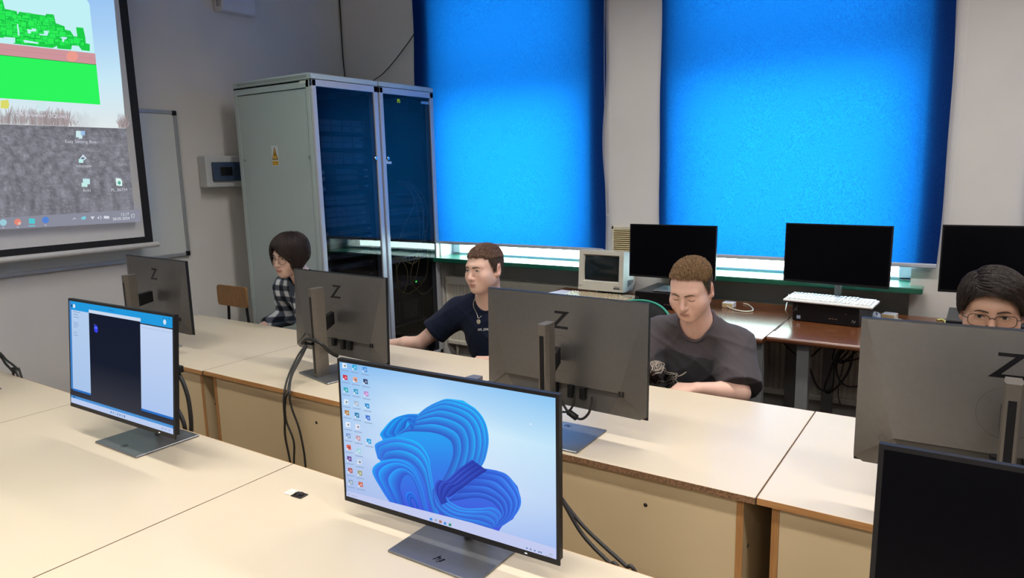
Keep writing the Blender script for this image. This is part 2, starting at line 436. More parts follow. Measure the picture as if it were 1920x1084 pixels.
b = MB(); b.smooth = True; b.lathe([(.016, yL-oy-.035), (.018, yL-oy-.03), (.018, yR-oy+.03), (.016, yR-oy+.035)], 20, (.0, 0, -.018), 'y'); b.build('bottom_tube', pmat('screen_tube', (.62, .61, .59), .4), t, sharp=40)
b = MB(); b.rbox(-.05, yL-oy-.05, zTop-zB-.03, .06, yR-oy+.05, zTop-zB+.09, .015); b.build('housing', M_white, t)
class Canvas:
    """flat coloured patches laid on a lit screen; P maps picture coordinates to a point on the screen"""
    def __init__(s, P, nrm, step=.00006): s.P = P; s.n = Vector(nrm); s.k = 1; s.mb = MB(); s.step = step
    def poly(s, pts, col):
        cols = [lin(c) for c in col] if isinstance(col, list) else [lin(col)]*len(pts)
        s.mb.add([s.P(*p)+s.n*(s.k*s.step) for p in pts], [tuple(range(len(pts)))], cols); s.k += 1
    def grid(s, rows, colf):
        n = len(rows[0]); vs = []; cs = []
        for r, row in enumerate(rows):
            for i, p in enumerate(row): vs.append(s.P(*p)+s.n*(s.k*s.step)); cs.append(lin(colf(r, i)))
        s.mb.add(vs, [(r*n+i, r*n+i+1, (r+1)*n+i+1, (r+1)*n+i) for r in range(len(rows)-1) for i in range(n-1)], cs); s.k += 1
    def line(s, pts, w, col, wy=None):
        wy = wy or w
        vs = []; c = lin(col)
        q = [Vector((p[0], p[1])) for p in pts]
        for i, p in enumerate(q):
            d = (q[min(i+1, len(q)-1)]-q[max(i-1, 0)]); d = d.normalized() if d.length else Vector((1, 0))
            nn = Vector((-d.y, d.x)); vs.append(p+Vector((nn.x*w, nn.y*wy))/2); vs.append(p-Vector((nn.x*w, nn.y*wy))/2)
        s.mb.add([s.P(v.x, v.y)+s.n*(s.k*s.step) for v in vs], [(2*i, 2*i+1, 2*i+3, 2*i+2) for i in range(len(q)-1)], [c]*len(vs)); s.k += 1
    def disc(s, x, y, rx, ry, col, n=16): s.poly([(x+rx*math.cos(2*PI*i/n), y+ry*math.sin(2*PI*i/n)) for i in range(n)], col)
    def rect(s, x0, y0, x1, y1, col): s.poly([(x0, y0), (x1, y0), (x1, y1), (x0, y1)], col)
    def text(s, txt, x, y, size, col, org, ux, uz):
        vs, fs = text_geo(txt, size); o = org(x, y)+s.n*(s.k*s.step)
        s.mb.add([o+ux*v.x+uz*v.y for v in vs], fs, [lin(col)]*len(vs)); s.k += 1
# picture thrown on the screen
def PP(px, py): return sp(px, py)-Vector((SX, oy, zB))
cv = Canvas(PP, (1, 0, 0), .00004)
lft, LW = -800, -520
def ex(y, xr, yr, X=-800): return yr+(y-yr)*(X-xr)/(-40-xr)
def lerp(a, b, t): return a+(b-a)*t
# sky and field
cv.grid([[(lft, ex(-64, 208, -60)), (208, -60)], [(lft, ex(58, 219, 60)), (219, 60)], [(lft, ex(147, 228, 150)), (228, 150)], [(lft, ex(231, 236, 240.5)), (236, 240.5)]], lambda r, i: ['8fbdf6', 'aed6fb', 'cdeefc', 'e6eef0'][r])
rows = []; rng = random.Random(3)
NF, NG = 74, 420
def fieldlin(r, i):
    p = Vector((i*.21, r*.20*(1.3-r/NF*.6), 3.1))
    g = .50+.10*noise.fractal(p, .9, 2.1, 4)+.16*max(0, noise.noise(Vector((i*.60+4*noise.noise(p), r*.55, 9.)))-.12)+rng.uniform(-.03, .03)-.03*math.exp(-r/6)
    g = max(.30, min(.85, g)); return s2l((g*.985, g*.985, g*1.06))
cv.grid([[(lerp(lft, lerp(236, 252, v), i/NG), lerp(lerp(ex(231, 236, 240.5), 240.5, (i/NG)), lerp(ex(411.5, 252, 393), 393, i/NG), v)) for i in range(NG+1)] for v in [r/NF for r in range(NF+1)]], fieldlin)
# bare trees along the horizon
def treelin(r, i):
    x = lerp(-40, 236, i/150); v = r/24
    top = .30+.25*noise.noise(Vector((x*.06, 1., 4.)))+.18*noise.noise(Vector((x*.22, 2., 4.)))
    dens = (.95 if 52 < x < 128 else .75 if x < 48 else .55 if x > 222 else .35*max(0, 1-abs(x-150)/40) if x > 128 else .3)
    k = max(0, min(1, (v-top)/.22))*dens*(.55+.9*abs(noise.noise(Vector((x*.42+1.5*v, v*2.2, 8.)))))
    k = min(1, k); yy = lerp(lerp(190, 198, i/150), lerp(232, 241, i/150), v); f_ = max(0, min(1, (yy-150)/lerp(86, 90, i/150))); sk = tuple(lerp(p_, q_, f_) for p_, q_ in zip(hexc('cdeefc'), hexc('e6eef0'))); g = s2l((.60, .56, .585))
    return tuple(a_*(1-k)+b_*k for a_, b_ in zip(sk, g))
cv.grid([[(lerp(-40, lerp(231.9, 236, r/24), i/150), lerp(lerp(190, 198, i/150), lerp(232, 241, i/150), r/24)) for i in range(151)] for r in range(25)], treelin)
for i in range(170):
    x = rng.choice([rng.uniform(-35, 46), rng.uniform(50, 140), rng.uniform(55, 125), rng.uniform(222, 235)]); h = rng.uniform(10, 38)*(1 if x < 130 else .7); y0 = 232+x*.035
    g = rng.uniform(.54, .70)
    for k in range(5):
        dx = rng.uniform(-8, 8)
        cv.line([(x, y0), (x+dx*.3, y0-h*.45), (x+dx, y0-h*rng.uniform(.6, 1))], rng.uniform(.25, .6), s2l((g*1.03, g*.95, g*.96)))
# application window
cv.poly([(LW, ex(-35, 150, -1, LW)), (150, -1), (158, 2), (162.5, 10), (172, 103), (LW, ex(78, 172, 103, LW))], 'c6f6fb')
q = 1/4.927
sky = [(-200, 0), (0, 10), (20, 90), (130, 112), (135, 150), (150, 116), (395, 152), (400, 135), (470, 142), (490, 222), (570, 250), (575, 280), (625, 292), (660, 350), (690, 356), (676, 258), (742, 264), (762, 350), (766, 405), (803, 415), (803, 478), (730, 470), (700, 430), (640, 425), (630, 465), (505, 455), (500, 430), (460, 450), (100, 410), (100, 365), (-200, 340)]
cv.poly([(x*q, y*q) for x, y in sky], '1fd24a')
def inside(x, y):
    c = False; n = len(sky)
    for i in range(n):
        (x1, y1), (x2, y2) = sky[i], sky[(i+1) % n]
        if (y1 > y) != (y2 > y) and x < (x2-x1)*(y-y1)/(y2-y1)+x1: c = not c
    return c
for i in range(420):
    x, y = rng.uniform(-60, 800), rng.uniform(20, 470); w, h = rng.choice([(62, 58), (48, 46), (70, 30), (60, 22), (40, 40), (66, 50)])
    k = lambda a, b: (a, b+a*.085-x*.085)
    R = [k(x, y), k(x+w, y), k(x+w, y+h), k(x, y+h)]
    if all(inside(*p) for p in R):
        cv.poly([(a*q, b*q) for a, b in R], '0d8a3a'); e = 2.2
        R = [k(x+e, y+e), k(x+w-e, y+e), k(x+w-e, y+h-e), k(x+e, y+h-e)]
        cv.poly([(a*q, b*q) for a, b in R], rng.choice(['30f55a', '2df35c', '28ee55']))
for poly in ([(215, 280), (255, 285), (258, 272), (300, 277), (300, 300), (250, 300), (250, 320), (222, 318)], [(325, 322), (372, 325), (370, 292), (418, 296), (410, 318), (400, 340), (330, 334)], [(120, 232), (132, 234), (148, 340), (132, 338)], [(0, 350), (105, 358), (105, 405), (40, 408), (0, 385)], [(178, 378), (215, 382), (322, 402), (318, 414), (190, 402)], [(522, 350), (582, 352), (580, 370), (558, 375), (556, 396), (540, 396), (538, 370)]):
    cv.poly([(a*q, b*q) for a, b in poly], 'c6f6fb')
cv.poly([(LW, ex(79, 171, 102, LW)), (171, 102), (173, 123), (LW, ex(101, 173, 123, LW))], 'd39aa0')
cv.line([(LW, ex(90, 172, 112, LW)), (172, 112)], .5, 'c08790')
cv.disc(128, 107.5, 11, 9.8, 'f2a092')
cv.poly([(LW, ex(101, 173, 122.5, LW)), (173, 122.5), (173.1, 123.5), (LW, ex(102, 173.1, 123.5, LW))], '3a8050')
cv.poly([(LW, ex(102, 173.1, 123.5, LW)), (173.1, 123.5), (180.6, 197.3), (LW, ex(183, 180.6, 197.3, LW))], '2ffb60')
def icon(x, y, w, h, col, col2=None):
    cv.poly([(x-w/2, y-h/2), (x+w/2, y-h/2+w*.06), (x+w/2, y+h/2+w*.06), (x-w/2, y+h/2)], col)
    if col2: cv.poly([(x-w*.2, y-h*.1), (x+w*.4, y-h*.05), (x+w*.4, y+h*.25), (x-w*.2, y+h*.2)], col2)
for y in (194, 199.5, 205): cv.disc(71, y, 9.3, 3.4, 'd5eef2'); cv.rect(62, y, 80, y+3.5, 'd5eef2')
cv.poly([(-6, 190), (8, 188), (10.5, 198), (8, 205), (-6, 204)], 'e0e070')
icon(141, 252, 12, 12, 'd3f0f4'); icon(148, 250, 8, 8, '9fc4ea'); icon(143.5, 259, 6, 3, 'd3f0f4')
cv.poly([(148, 290), (155, 297), (150, 301), (142, 298)], 'd8e8f4'); cv.poly([(146, 295), (152, 296), (149, 300), (144, 299)], '6d7686'); icon(144.5, 302, 8.5, 7, 'c4f2f0')
icon(154.5, 340, 13, 10, 'c9eef0'); icon(151, 346.5, 11, 7, 'c9f2ee')
cv.poly([(209.5, 334), (218.5, 335), (221.5, 340), (221.5, 349), (210.5, 348)], 'e0fbf4'); cv.disc(216, 343, 3, 3.4, '5fae9c')
ux, uz = Vector((0, 1, 0)), Vector((0, 0, 1))
k = (sp(150, 300)-sp(150, 310)).length/10
for txt, x, y, sz, c in (('DB Browser (SQLite)', 72, 220.5, 9.5, 'e0e0ea'), ('Easy Setting Box', 144.7, 269, 8.4, 'cfd0da'), ('Inkscape', 149.7, 314, 8, 'd2d3dc'), ('Anki', 155.6, 359.5, 8, 'd2d3dc'), ('PL_86714', 216.4, 358.5, 8, 'd2d3dc')):
    cv.text(txt, x, y, sz*k, c, PP, ux, uz)
cv.poly([(lft, ex(410.3, 254, 392.6)), (254, 392.6), (255.2, 415.6), (lft, ex(432, 255.2, 415.6))], '8e909f')
for x, y, c in ((-1, 417, '9fd0de'), (26, 416, 'e88a7a'), (52.6, 414, '55cdd6'), (78, 412.4, '5a86d8')):
    if c == '55cdd6': icon(x, y, 11, 9.5, c); cv.rect(x-6, y+8.5, x+6, y+10, '6fd8ea')
    else: cv.disc(x, y, 6.6, 6.2, c); cv.rect(x-2, y+9, x+2, y+10, 'd8dbe4')
cv.disc(29, 418.5, 2.8, 2.8, 'e8c0b0')
cv.line([(129, 411), (132, 408.5), (135, 410.5)], 1, 'e6e8ee'); cv.disc(149, 409, 4.6, 2.6, '7fd3e2'); cv.disc(150.5, 407.5, 3, 2.4, '7fd3e2')
cv.poly([(162, 406), (170, 405.6), (166, 411.5)], 'dcdee8'); cv.poly([(175, 408), (178, 405), (178, 411.5)], 'dcdee8'); cv.line([(180, 404.5), (182.5, 408), (181, 411)], 1.2, 'dcdee8'); icon(192, 407, 10, 5, 'dcdee8')
cv.text('12:17', 226.5, 404, 7.6*k, 'e8e9f0', PP, ux, uz); cv.text('28.05.2026', 220, 412, 7.6*k, 'e8e9f0', PP, ux, uz)
cv.line([(239, 402), (244, 401.5), (244, 407), (239, 408), (239, 402)], .9, 'e8e9f0')
cv.mb.build('projected_picture', colmat_emit('projected_light', .95), t, normals=False)

# white unit high on the wall, black cable behind it
p0 = atX(415, 0, XL+.09); 
t = thing('wall_unit', 'white plastic wall unit with side grille high on the wall above the cabinets', 'wall unit', (XL, 3.35, 2.93))
y0, y1 = atX(416, 8, XL+.10).y-3.35, atX(481, 20, XL+.10).y-3.35; z0 = atX(440, 20, XL+.10).z-2.93-.012
b = MB(); b.rbox(.0, y0, z0, .10, y1, z0+.42, .016, 3); b.build('casing', pmat('unit_white', (.62, .62, .66), .45, var=.02), t)
b = MB()
for i in range(24): b.box(.035, y0-.0015, z0+.035+i*.012, .068, y0+.002, z0+.041+i*.012)
b.build('grille', pmat('unit_grille', (.12, .12, .12), .6), t)
b = MB(); b.box(.08, y0-.001, z0+.03, .084, y0+.002, z0+.36); b.build('seam', pmat('unit_grille', (.12, .12, .12), .6), t)
b = MB(); b.smooth = True; c0 = Vector((.03, y1+.012, z0+.16)); b.tube(cr([c0+Vector((0, -.02, .3)), c0+Vector((.01, .02, .15)), c0+Vector((.0, .012, .0)), c0+Vector((-.02, -.01, -.05))], 8), .012, 10); b.build('cable', M_rubber, t)
# small fuse box
a = atX(386, 292, XL+.10); bb = atX(389, 352, XL+.10)
y0 = (a.y+bb.y)/2; z1, z0 = a.z, bb.z
t = thing('fuse_box', 'white fuse box with smoky blue flap on the wall beside the grey cabinet', 'fuse box', (XL, y0+.17, (z0+z1)/2))
hh = (z1-z0)/2
b = MB(); b.rbox(.001, -.17, -hh, .095, .17, hh, .008, 2); b.build('housing', pmat('fuse_white', (.52, .54, .55), .45), t)
M_smoke = pmat('smoky_blue', (.035, .06, .12), .15, var=.1, coat=.4)
b = MB(); b.rbox(.09, -.125, -hh*.62, .112, .16, hh*.60, .006); b.build('flap', M_smoke, t)
b = MB(); b.rbox(.108, -.07, -.032, .1135, .03, .032, .003); b.build('dark_window', M_blackg, t)
b = MB(); b.rbox(.1, -.128, -.012, .118, -.105, .012, .004); b.build('latch', M_smoke, t)
# cables on the wall above the cabinets
b = MB(); b.smooth = True
b.tube(cr([(XL+.012, 4.467, 3.5), (XL+.013, 4.466, 3.0), (XL+.018, 4.46, 2.75), (XL+.03, 4.45, 2.55), (XL+.1, 4.40, 2.32), (XL+.2, 4.3, 2.245)], 10), .005, 8)
tag(b.build('wall_cable', M_rubber), 'thin black cable running down the room corner to the cabinets', 'cable')
b = MB(); b.smooth = True
pts = [atY(778, 60, 4.455), atY(752, 98, 4.455), atY(733, 122, 4.45), atY(716, 140, 4.42)]
e = atY(700, 151, 4.20); pts.append(e); pts.append(Vector((e.x-.04, e.y-.05, 2.245)))
b.tube(cr([pts[0]+Vector((.05, .0, .12))]+pts, 8), .004, 8)
tag(b.build('wall_cable', M_rubber), 'thin black cable sagging from the blue blind down onto the cabinets', 'cable')
# ------------------------------------------------------------------ cream desks
M_lam = pmat('cream_laminate', (.575, .495, .375), .38, var=.015, scale=4, bump=.02, bscale=400, coat=.08)
M_lamg = pmat('cream_panel', (.62, .49, .30), .5, var=.02, scale=4)
M_band = woodmat('beech_edge', (.36, .17, .06), (.46, .24, .09), .4, 5, (1, 20, 20))
M_bandv = woodmat('beech_edge_upright', (.36, .17, .06), (.46, .24, .09), .4, 5, (20, 20, 1))
M_bandd = pmat('dark_end_edge', (.16, .09, .045), .7, var=.1)
M_chip = pmat('raw_chipboard', (.20, .105, .05), .9, var=.55, scale=160, bump=.6, bscale=300)
M_screw = pmat('dark_screw', (.06, .05, .04), .4, .6)
def desk(label, x0, x1, yf, depth=.765, away=False, raw=False, spots=(), group=None, shift=0.):
    """yf is the y of the panelled long side"""
    cy = yf-depth/2 if away else yf+depth/2
    t = thing('computer_desk', label, 'desk', ((x0+x1)/2, cy, 0), PI if away else 0., group)
    hw, hd = (x1-x0)/2-.0019, depth/2
    b = MB(); b.rbox(-hw, -hd+.0015, .7215, hw, hd-.0015, .74, .0012, 1); b.build('desktop', M_lam, t)
    b = MB(); b.box(-hw+.0006, -hd, .7218, hw-.0006, -hd+.0017, .7394); b.build('front_edge', M_chip if raw else M_band, t)
    b = MB(); b.box(-hw+.0006, hd-.0017, .7218, hw-.0006, hd, .7394); b.build('rear_edge', M_band, t)
    for sx in (-1, 1):
        b = MB(); b.box(min(sx*hw, sx*(hw+.0012)), -hd+.0005, .7218, max(sx*hw, sx*(hw+.0012)), hd-.0005, .7396); b.build('end_edge', M_bandd, t)
        b = MB(); xa, xb = sorted((sx*(hw-.052), sx*(hw-.034)))
        b.cur = 0; b.box(xa, -hd+.024, 0, xb, hd-.05, .7213); b.cur = 1; b.box(xa-.0004, -hd+.0225, .001, xb+.0004, -hd+.0243, .7210)
        b.build('side_panel', [M_lamg, M_bandv], t)
        s = MB(); s.smooth = True; s.lathe([(.006, sx*(hw-.034)-.001*sx), (.006, sx*(hw-.0325))], 12, (0, -hd+.075, .56), 'x'); s.build('bolt', M_screw, t)
    b = MB(); b.box(-hw+.053, -hd+.0245, .12, hw-.053, -hd+.0425, .7213); b.build('back_panel', M_lamg, t)
    for (sx, sz) in spots:
        s = MB(); s.smooth = True; s.lathe([(.006, -.0005), (.006, .0015)], 12, (sx, -hd+.0240, sz), 'y'); s.build('screw', M_screw, t)
    return t
g = 'cream desks of the middle row'
YF = 1.765
desk('cream desk of the middle row at its wall end, under the farthest grey screen back', -4.065, -2.857, YF-.006, group=g)
desk('cream desk of the middle row under the screen with three cables hanging down', -2.857, -1.649, YF, spots=((.10, .62),), group=g)
desk('cream desk of the middle row with a bare chipboard edge', -1.649, -.4405, YF, raw=True, spots=((.29, .63),), group=g)
desk('cream desk of the middle row at its right end, under the large grey screen back', -.4405, .768, YF+.003, group=g)
g = 'cream desks of the front row'
desk('cream desk of the front row next to the whiteboard wall', -4.107, -2.89, 1.293, away=True, group=g)
desk('cream desk of the front row under the screen with a dark program window', -2.89, -1.673, 1.293, away=True, group=g)
desk('cream desk of the front row with the two small square tie mounts', -1.673, -.456, 1.293, away=True, group=g)
desk('cream desk of the front row under the black switched-off screen', -.456, .761, 1.293, away=True, group=g)

# ------------------------------------------------------------------ big monitors
M_gun = pmat('gunmetal', (.215, .208, .202), .38, .85, var=.03, scale=60, bump=.02, bscale=900)
M_gunb = pmat('gunmetal_base', (.20, .205, .22), .33, .7, var=.04, scale=60)
M_bronze = pmat('bronze_grey', (.20, .18, .157), .38, .7, var=.04, scale=60)
M_dgun = pmat('dark_recess', (.115, .11, .105), .5, .4, var=.05)
M_off = pmat('dark_screen', (.0016, .0017, .0030), .30, var=.0, spec=.07)
M_scr = colmat_emit('screen_light', 1.0)
Zpoly = [(-.026, .130), (.031, .130), (-.018, .081), (.027, .081), (.027, .073), (-.042, .073), (.006, .122), (-.026, .122)]
HPl = [[(-.010, -.008), (-.0072, -.008), (-.0012, .010), (-.004, .010)], [(-.0055, .0045), (-.0035, .001), (.001, .001), (-.0025, -.008), (.0, -.008), (.0042, .0035), (.0032, .0045)], [(.0015, -.013), (.004, -.013), (.0105, .0045), (.0085, .0045)], [(.0095, .0045), (.0082, .001), (.0105, .001), (.0078, -.0055), (.0048, -.0055), (.0038, -.008), (.0095, -.008), (.0135, .003), (.0128, .0045)]]
def monitor(label, base, byaw, pan, picture=None, away=False, W=.611, H=.367, z0=.74, group=None, plugs=True, name='monitor', colh=.385, pillar=.062, lit=False):
    px, py, pz, pyaw, ptilt = pan
    t = thing(name, label, 'monitor', (base[0], base[1], z0), byaw+(PI if away else 0), group)
    inv = (Matrix.Translation((base[0], base[1], z0)) @ Matrix.Rotation(byaw+(PI if away else 0), 4, 'Z')).inverted()
    PM = inv @ Matrix.Translation((px, py, pz)) @ Matrix.Rotation(pyaw+(PI if away else 0), 4, 'Z') @ Matrix.Rotation((-ptilt if not away else ptilt), 4, 'X')
    s = W/.611
    # base and column
    b = MB(); b.rbox(-.125*s, -.107*s, .0005, .125*s, .107*s, .0065, .0015, 1); b.build('base_plate', M_gunb, t)
    b = MB()
    for pl in HPl: b.prism([(x*1.15, y*1.15-.075*s) for x, y in pl], .0064, .0068, 'xy')
    b.build('maker_logo', M_blackg, t)
    b = MB(); pw = .017
    hexp = [(-.013, pillar+.030), (.013, pillar+.030), (pw, pillar+.012), (.0145, pillar-.028), (-.0145, pillar-.028), (-pw, pillar+.012)]
    b.prism(hexp, .006, colh, 'xy'); b.build('column', M_bronze, t)
    b = MB(); b.box(-.0075, pillar+.029, .02, .0075, pillar+.0306, colh-.035); b.build('cable_channel', M_black, t)
    # arm
    hub = PM @ Vector((0, .041, -.008)); a0 = Vector((0, pillar-.02, hub.z-.012))
    b = MB(); d = hub-a0
    n = 4; pts = [a0+d*(i/n) for i in range(n+1)]
    vs = []
    for p, q in zip(pts, range(n+1)):
        hz = .030-.004*q/n; hx = .014
        vs += [p+Vector((-hx, 0, -hz)), p+Vector((hx, 0, -hz)), p+Vector((hx, 0, hz)), p+Vector((-hx, 0, hz))]
    fs = [(i*4+j, i*4+(j+1) % 4, i*4+4+(j+1) % 4, i*4+4+j) for i in range(n) for j in range(4)]+[(3, 2, 1, 0), (n*4, n*4+1, n*4+2, n*4+3)]
    b.add(vs, fs); b.build('arm', M_black, t)
    # head
    hw, hh = W/2, H/2
    y1 = .010; yp = .026; yt = .0122
    b = MB(); b.M = PM
    c = [(-hw, -hh), (hw, -hh), (hw, hh), (-hw, hh)]
    R = [(-hw+.022, -hh), (hw-.022, -hh), (hw, -hh+.012), (hw, hh), (-hw, hh), (-hw, -hh+.012)]
    v = [(x, 0.0, z) for x, z in R]+[(x, y1, z) for x, z in R]
    zs = -hh+.078
    P = [(-hw+.085, yp, zs), (hw-.085, yp, zs), (hw-.012, yt, hh-.003), (-hw+.012, yt, hh-.003)]
    v += P
    S = [(-hw+.085, .016, zs), (hw-.085, .016, zs), (hw-.125, .0125, -hh+.004), (-hw+.125, .0125, -hh+.004)]
    v += S
    f = [(0, 1, 2, 3, 4, 5)]+[(i, i+6, (i+1) % 6+6, (i+1) % 6) for i in range(6)]
    f += [(12, 13, 14, 15), (9, 10, 15, 14), (8, 9, 14, 13), (10, 11, 12, 15), (12, 16, 17, 13), (7, 8, 13, 17, 18), (6, 19, 16, 12, 11), (6, 7, 18, 19)]
    b.cur = 0; b.add(v, f[7:8]+f[9:]); b.cur = 2; b.add(v, f[0:7]+f[8:9]); b.cur = 1; b.add(S, [(0, 1, 2, 3)])
    head = b.build('back_shell', [M_gun, M_dgun, M_black], t)
    b = MB(); b.M = PM
    bz = .0075*s
    b.box(-hw, -.004, -hh, hw, .0, hh)
    b.build('bezel', M_black, t)
    b = MB(); b.M = PM
    zb = -hh+.014*s
    x0, x1, z1 = -hw+bz, hw-bz, hh-bz
    b.add([(x0, -.0042, zb), (x1, -.0042, zb), (x1, -.0042, z1), (x0, -.0042, z1)], [(0, 1, 2, 3)])
    scr = b.build('screen', M_off, t)
    if picture:
        cv = Canvas(lambda u, w: PM @ Vector((lerp(x0, x1, u), -.0043, lerp(z1, zb, w))), (PM.to_3x3() @ Vector((0, -1, 0))), .00003)
        picture(cv); cv.mb.build('screen_picture', M_scr, t, normals=False)
    if lit:
        b = MB(); b.M = PM; b.cbox((hw*.735, -.0043, -hh+.006), (.006, .0006, .0022)); b.build('power_light', emat('power_white', 'ffffff', 1.2), t)
    B = MB(); B.M = PM @ Matrix.Rotation(PI, 4, 'Z')
    def yb(z): return yp+(yt-yp)*(z-zs)/(hh-.003-zs)
    def B_add(poly, th=.0006):
        n = len(poly); v = [(x, -(yb(z)+th), z) for x, z in poly]+[(x, -(yb(z)-.001), z) for x, z in poly]
        B.add(v, [tuple(range(n))]+[(i, (i+1) % n, (i+1) % n+n, i+n) for i in range(n)])
    # Z mark split in quads
    B_add([Zpoly[0], Zpoly[1], (.0215, .122), (.006, .122), Zpoly[7]]); B_add([(.006, .122), (.0215, .122), (-.018, .081), (-.0335, .081)]); B_add([(-.0335, .081), (-.018, .081), Zpoly[3], Zpoly[4], Zpoly[5]])
    B.build('letter_mark', M_blackg, t)
    B.v.clear(); B.f.clear(); B.c.clear(); B.m.clear(); B.sm.clear()
    for u in (.217, .2285): B_add([(u, -.116), (u+.0075, -.116), (u+.0075, -.099), (u, -.099)])
    B.build('port_mark', M_blackg, t)
    B.v.clear(); B.f.clear(); B.c.clear(); B.m.clear(); B.sm.clear()
    n = 40; k = .0585
    B.add([(r*math.cos(2*PI*i/n), -(yb(r*math.sin(2*PI*i/n)-.008)+.0003), r*math.sin(2*PI*i/n)-.008) for r in (k, k+.0013) for i in range(n)], [(i, (i+1) % n, (i+1) % n+n, i+n) for i in range(n)])
    for u, w in ((.243, -.108),):
        dd = .0105
        for s0, s1 in (((-dd, 0), (0, dd)), ((0, dd), (dd, 0)), ((dd, 0), (0, -dd)), ((0, -dd), (-dd, 0))):
            q = [(-u+s0[0], w+s0[1]), (-u+s1[0], w+s1[1]), (-u+s1[0]*.82, w+s1[1]*.82), (-u+s0[0]*.82, w+s0[1]*.82)]
            B.add([(x, -.029+.004*0, z) for x, z in q], [(0, 1, 2, 3)])
    B.build('seam_mark', M_dgun, t)
    if plugs:
        for u, ln in ((-.015, .034), (.045, .042), (.09, .04)):
            q = MB(); q.M = PM @ Matrix.Rotation(PI, 4, 'Z'); q.rbox(u-.010, -.036, zs-ln, u+.010, -.018, zs+.001, .003); q.build('cable_plug', M_black, t)
    return t, PM

# picture 1: a desktop with folded blue ribbons
def homog(src, dst):
    A = []; B = []
    for (x, y), (u, v) in zip(src, dst):
        A.append([x, y, 1, 0, 0, 0, -u*x, -u*y]); B.append(u); A.append([0, 0, 0, x, y, 1, -v*x, -v*y]); B.append(v)
    h = np.linalg.solve(np.array(A, float), np.array(B, float)); return np.append(h, 1).reshape(3, 3)
HM = homog([(87, 79), (1079, 237), (1087, 1009), (127, 723)], [(0, 0), (1, 0), (1, 1), (0, 1)])
def U(x, y): q = HM @ np.array([x, y, 1.]); return (q[0]/q[2], q[1]/q[2])
def hexmix(a, b, t):
    A = [int(a[i:i+2], 16) for i in (0, 2, 4)]; Bc = [int(b[i:i+2], 16) for i in (0, 2, 4)]
    return ''.join('%02x' % int(round(max(0, min(255, x+(y-x)*t)))) for x, y in zip(A, Bc))
def ribbons(cv, outer, inner, n, hi, lo, gam=1., nn=60):
    """a family of folds between two traced outlines, each brightest along its rolled edge"""
    def rs(pts):
        c = cr([(p[0], p[1], 0) for p in pts], 10); L = [0]
        for a, b in zip(c, c[1:]): L.append(L[-1]+(b-a).length)
        out = []; j = 0
        for i in range(nn):
            d = L[-1]*i/(nn-1)
            while j < len(L)-2 and L[j+1] < d: j += 1
            out.append(c[j].lerp(c[j+1], (d-L[j])/max(1e-9, L[j+1]-L[j])))
        return out
    o, i_ = rs(outer), rs(inner)
    for k in range(n):
        t0, t1 = (k/n)**gam, ((k+1)/n)**gam
        rows = []
        for q in (0, .08, .30, .65, 1.):
            t = lerp(t0, t1, q); rows.append([U(*(o[j].lerp(i_[j], t))[:2]) for j in range(nn)])
        def cf(r, j, k=k):
            f = [.10, .0, .30, .68, 1.][r]; s = j/(nn-1)
            h = hexmix(hi, lo, .45*k/n); d = hexmix(lo, '2a2f8c', .15+.35*k/n)
            return hexmix(hexmix(h, d, f), d, max(0, min(.85, .55*abs(2*s-1)**1.6+.10*math.sin(s*9+k))))
        cv.grid(rows, cf)
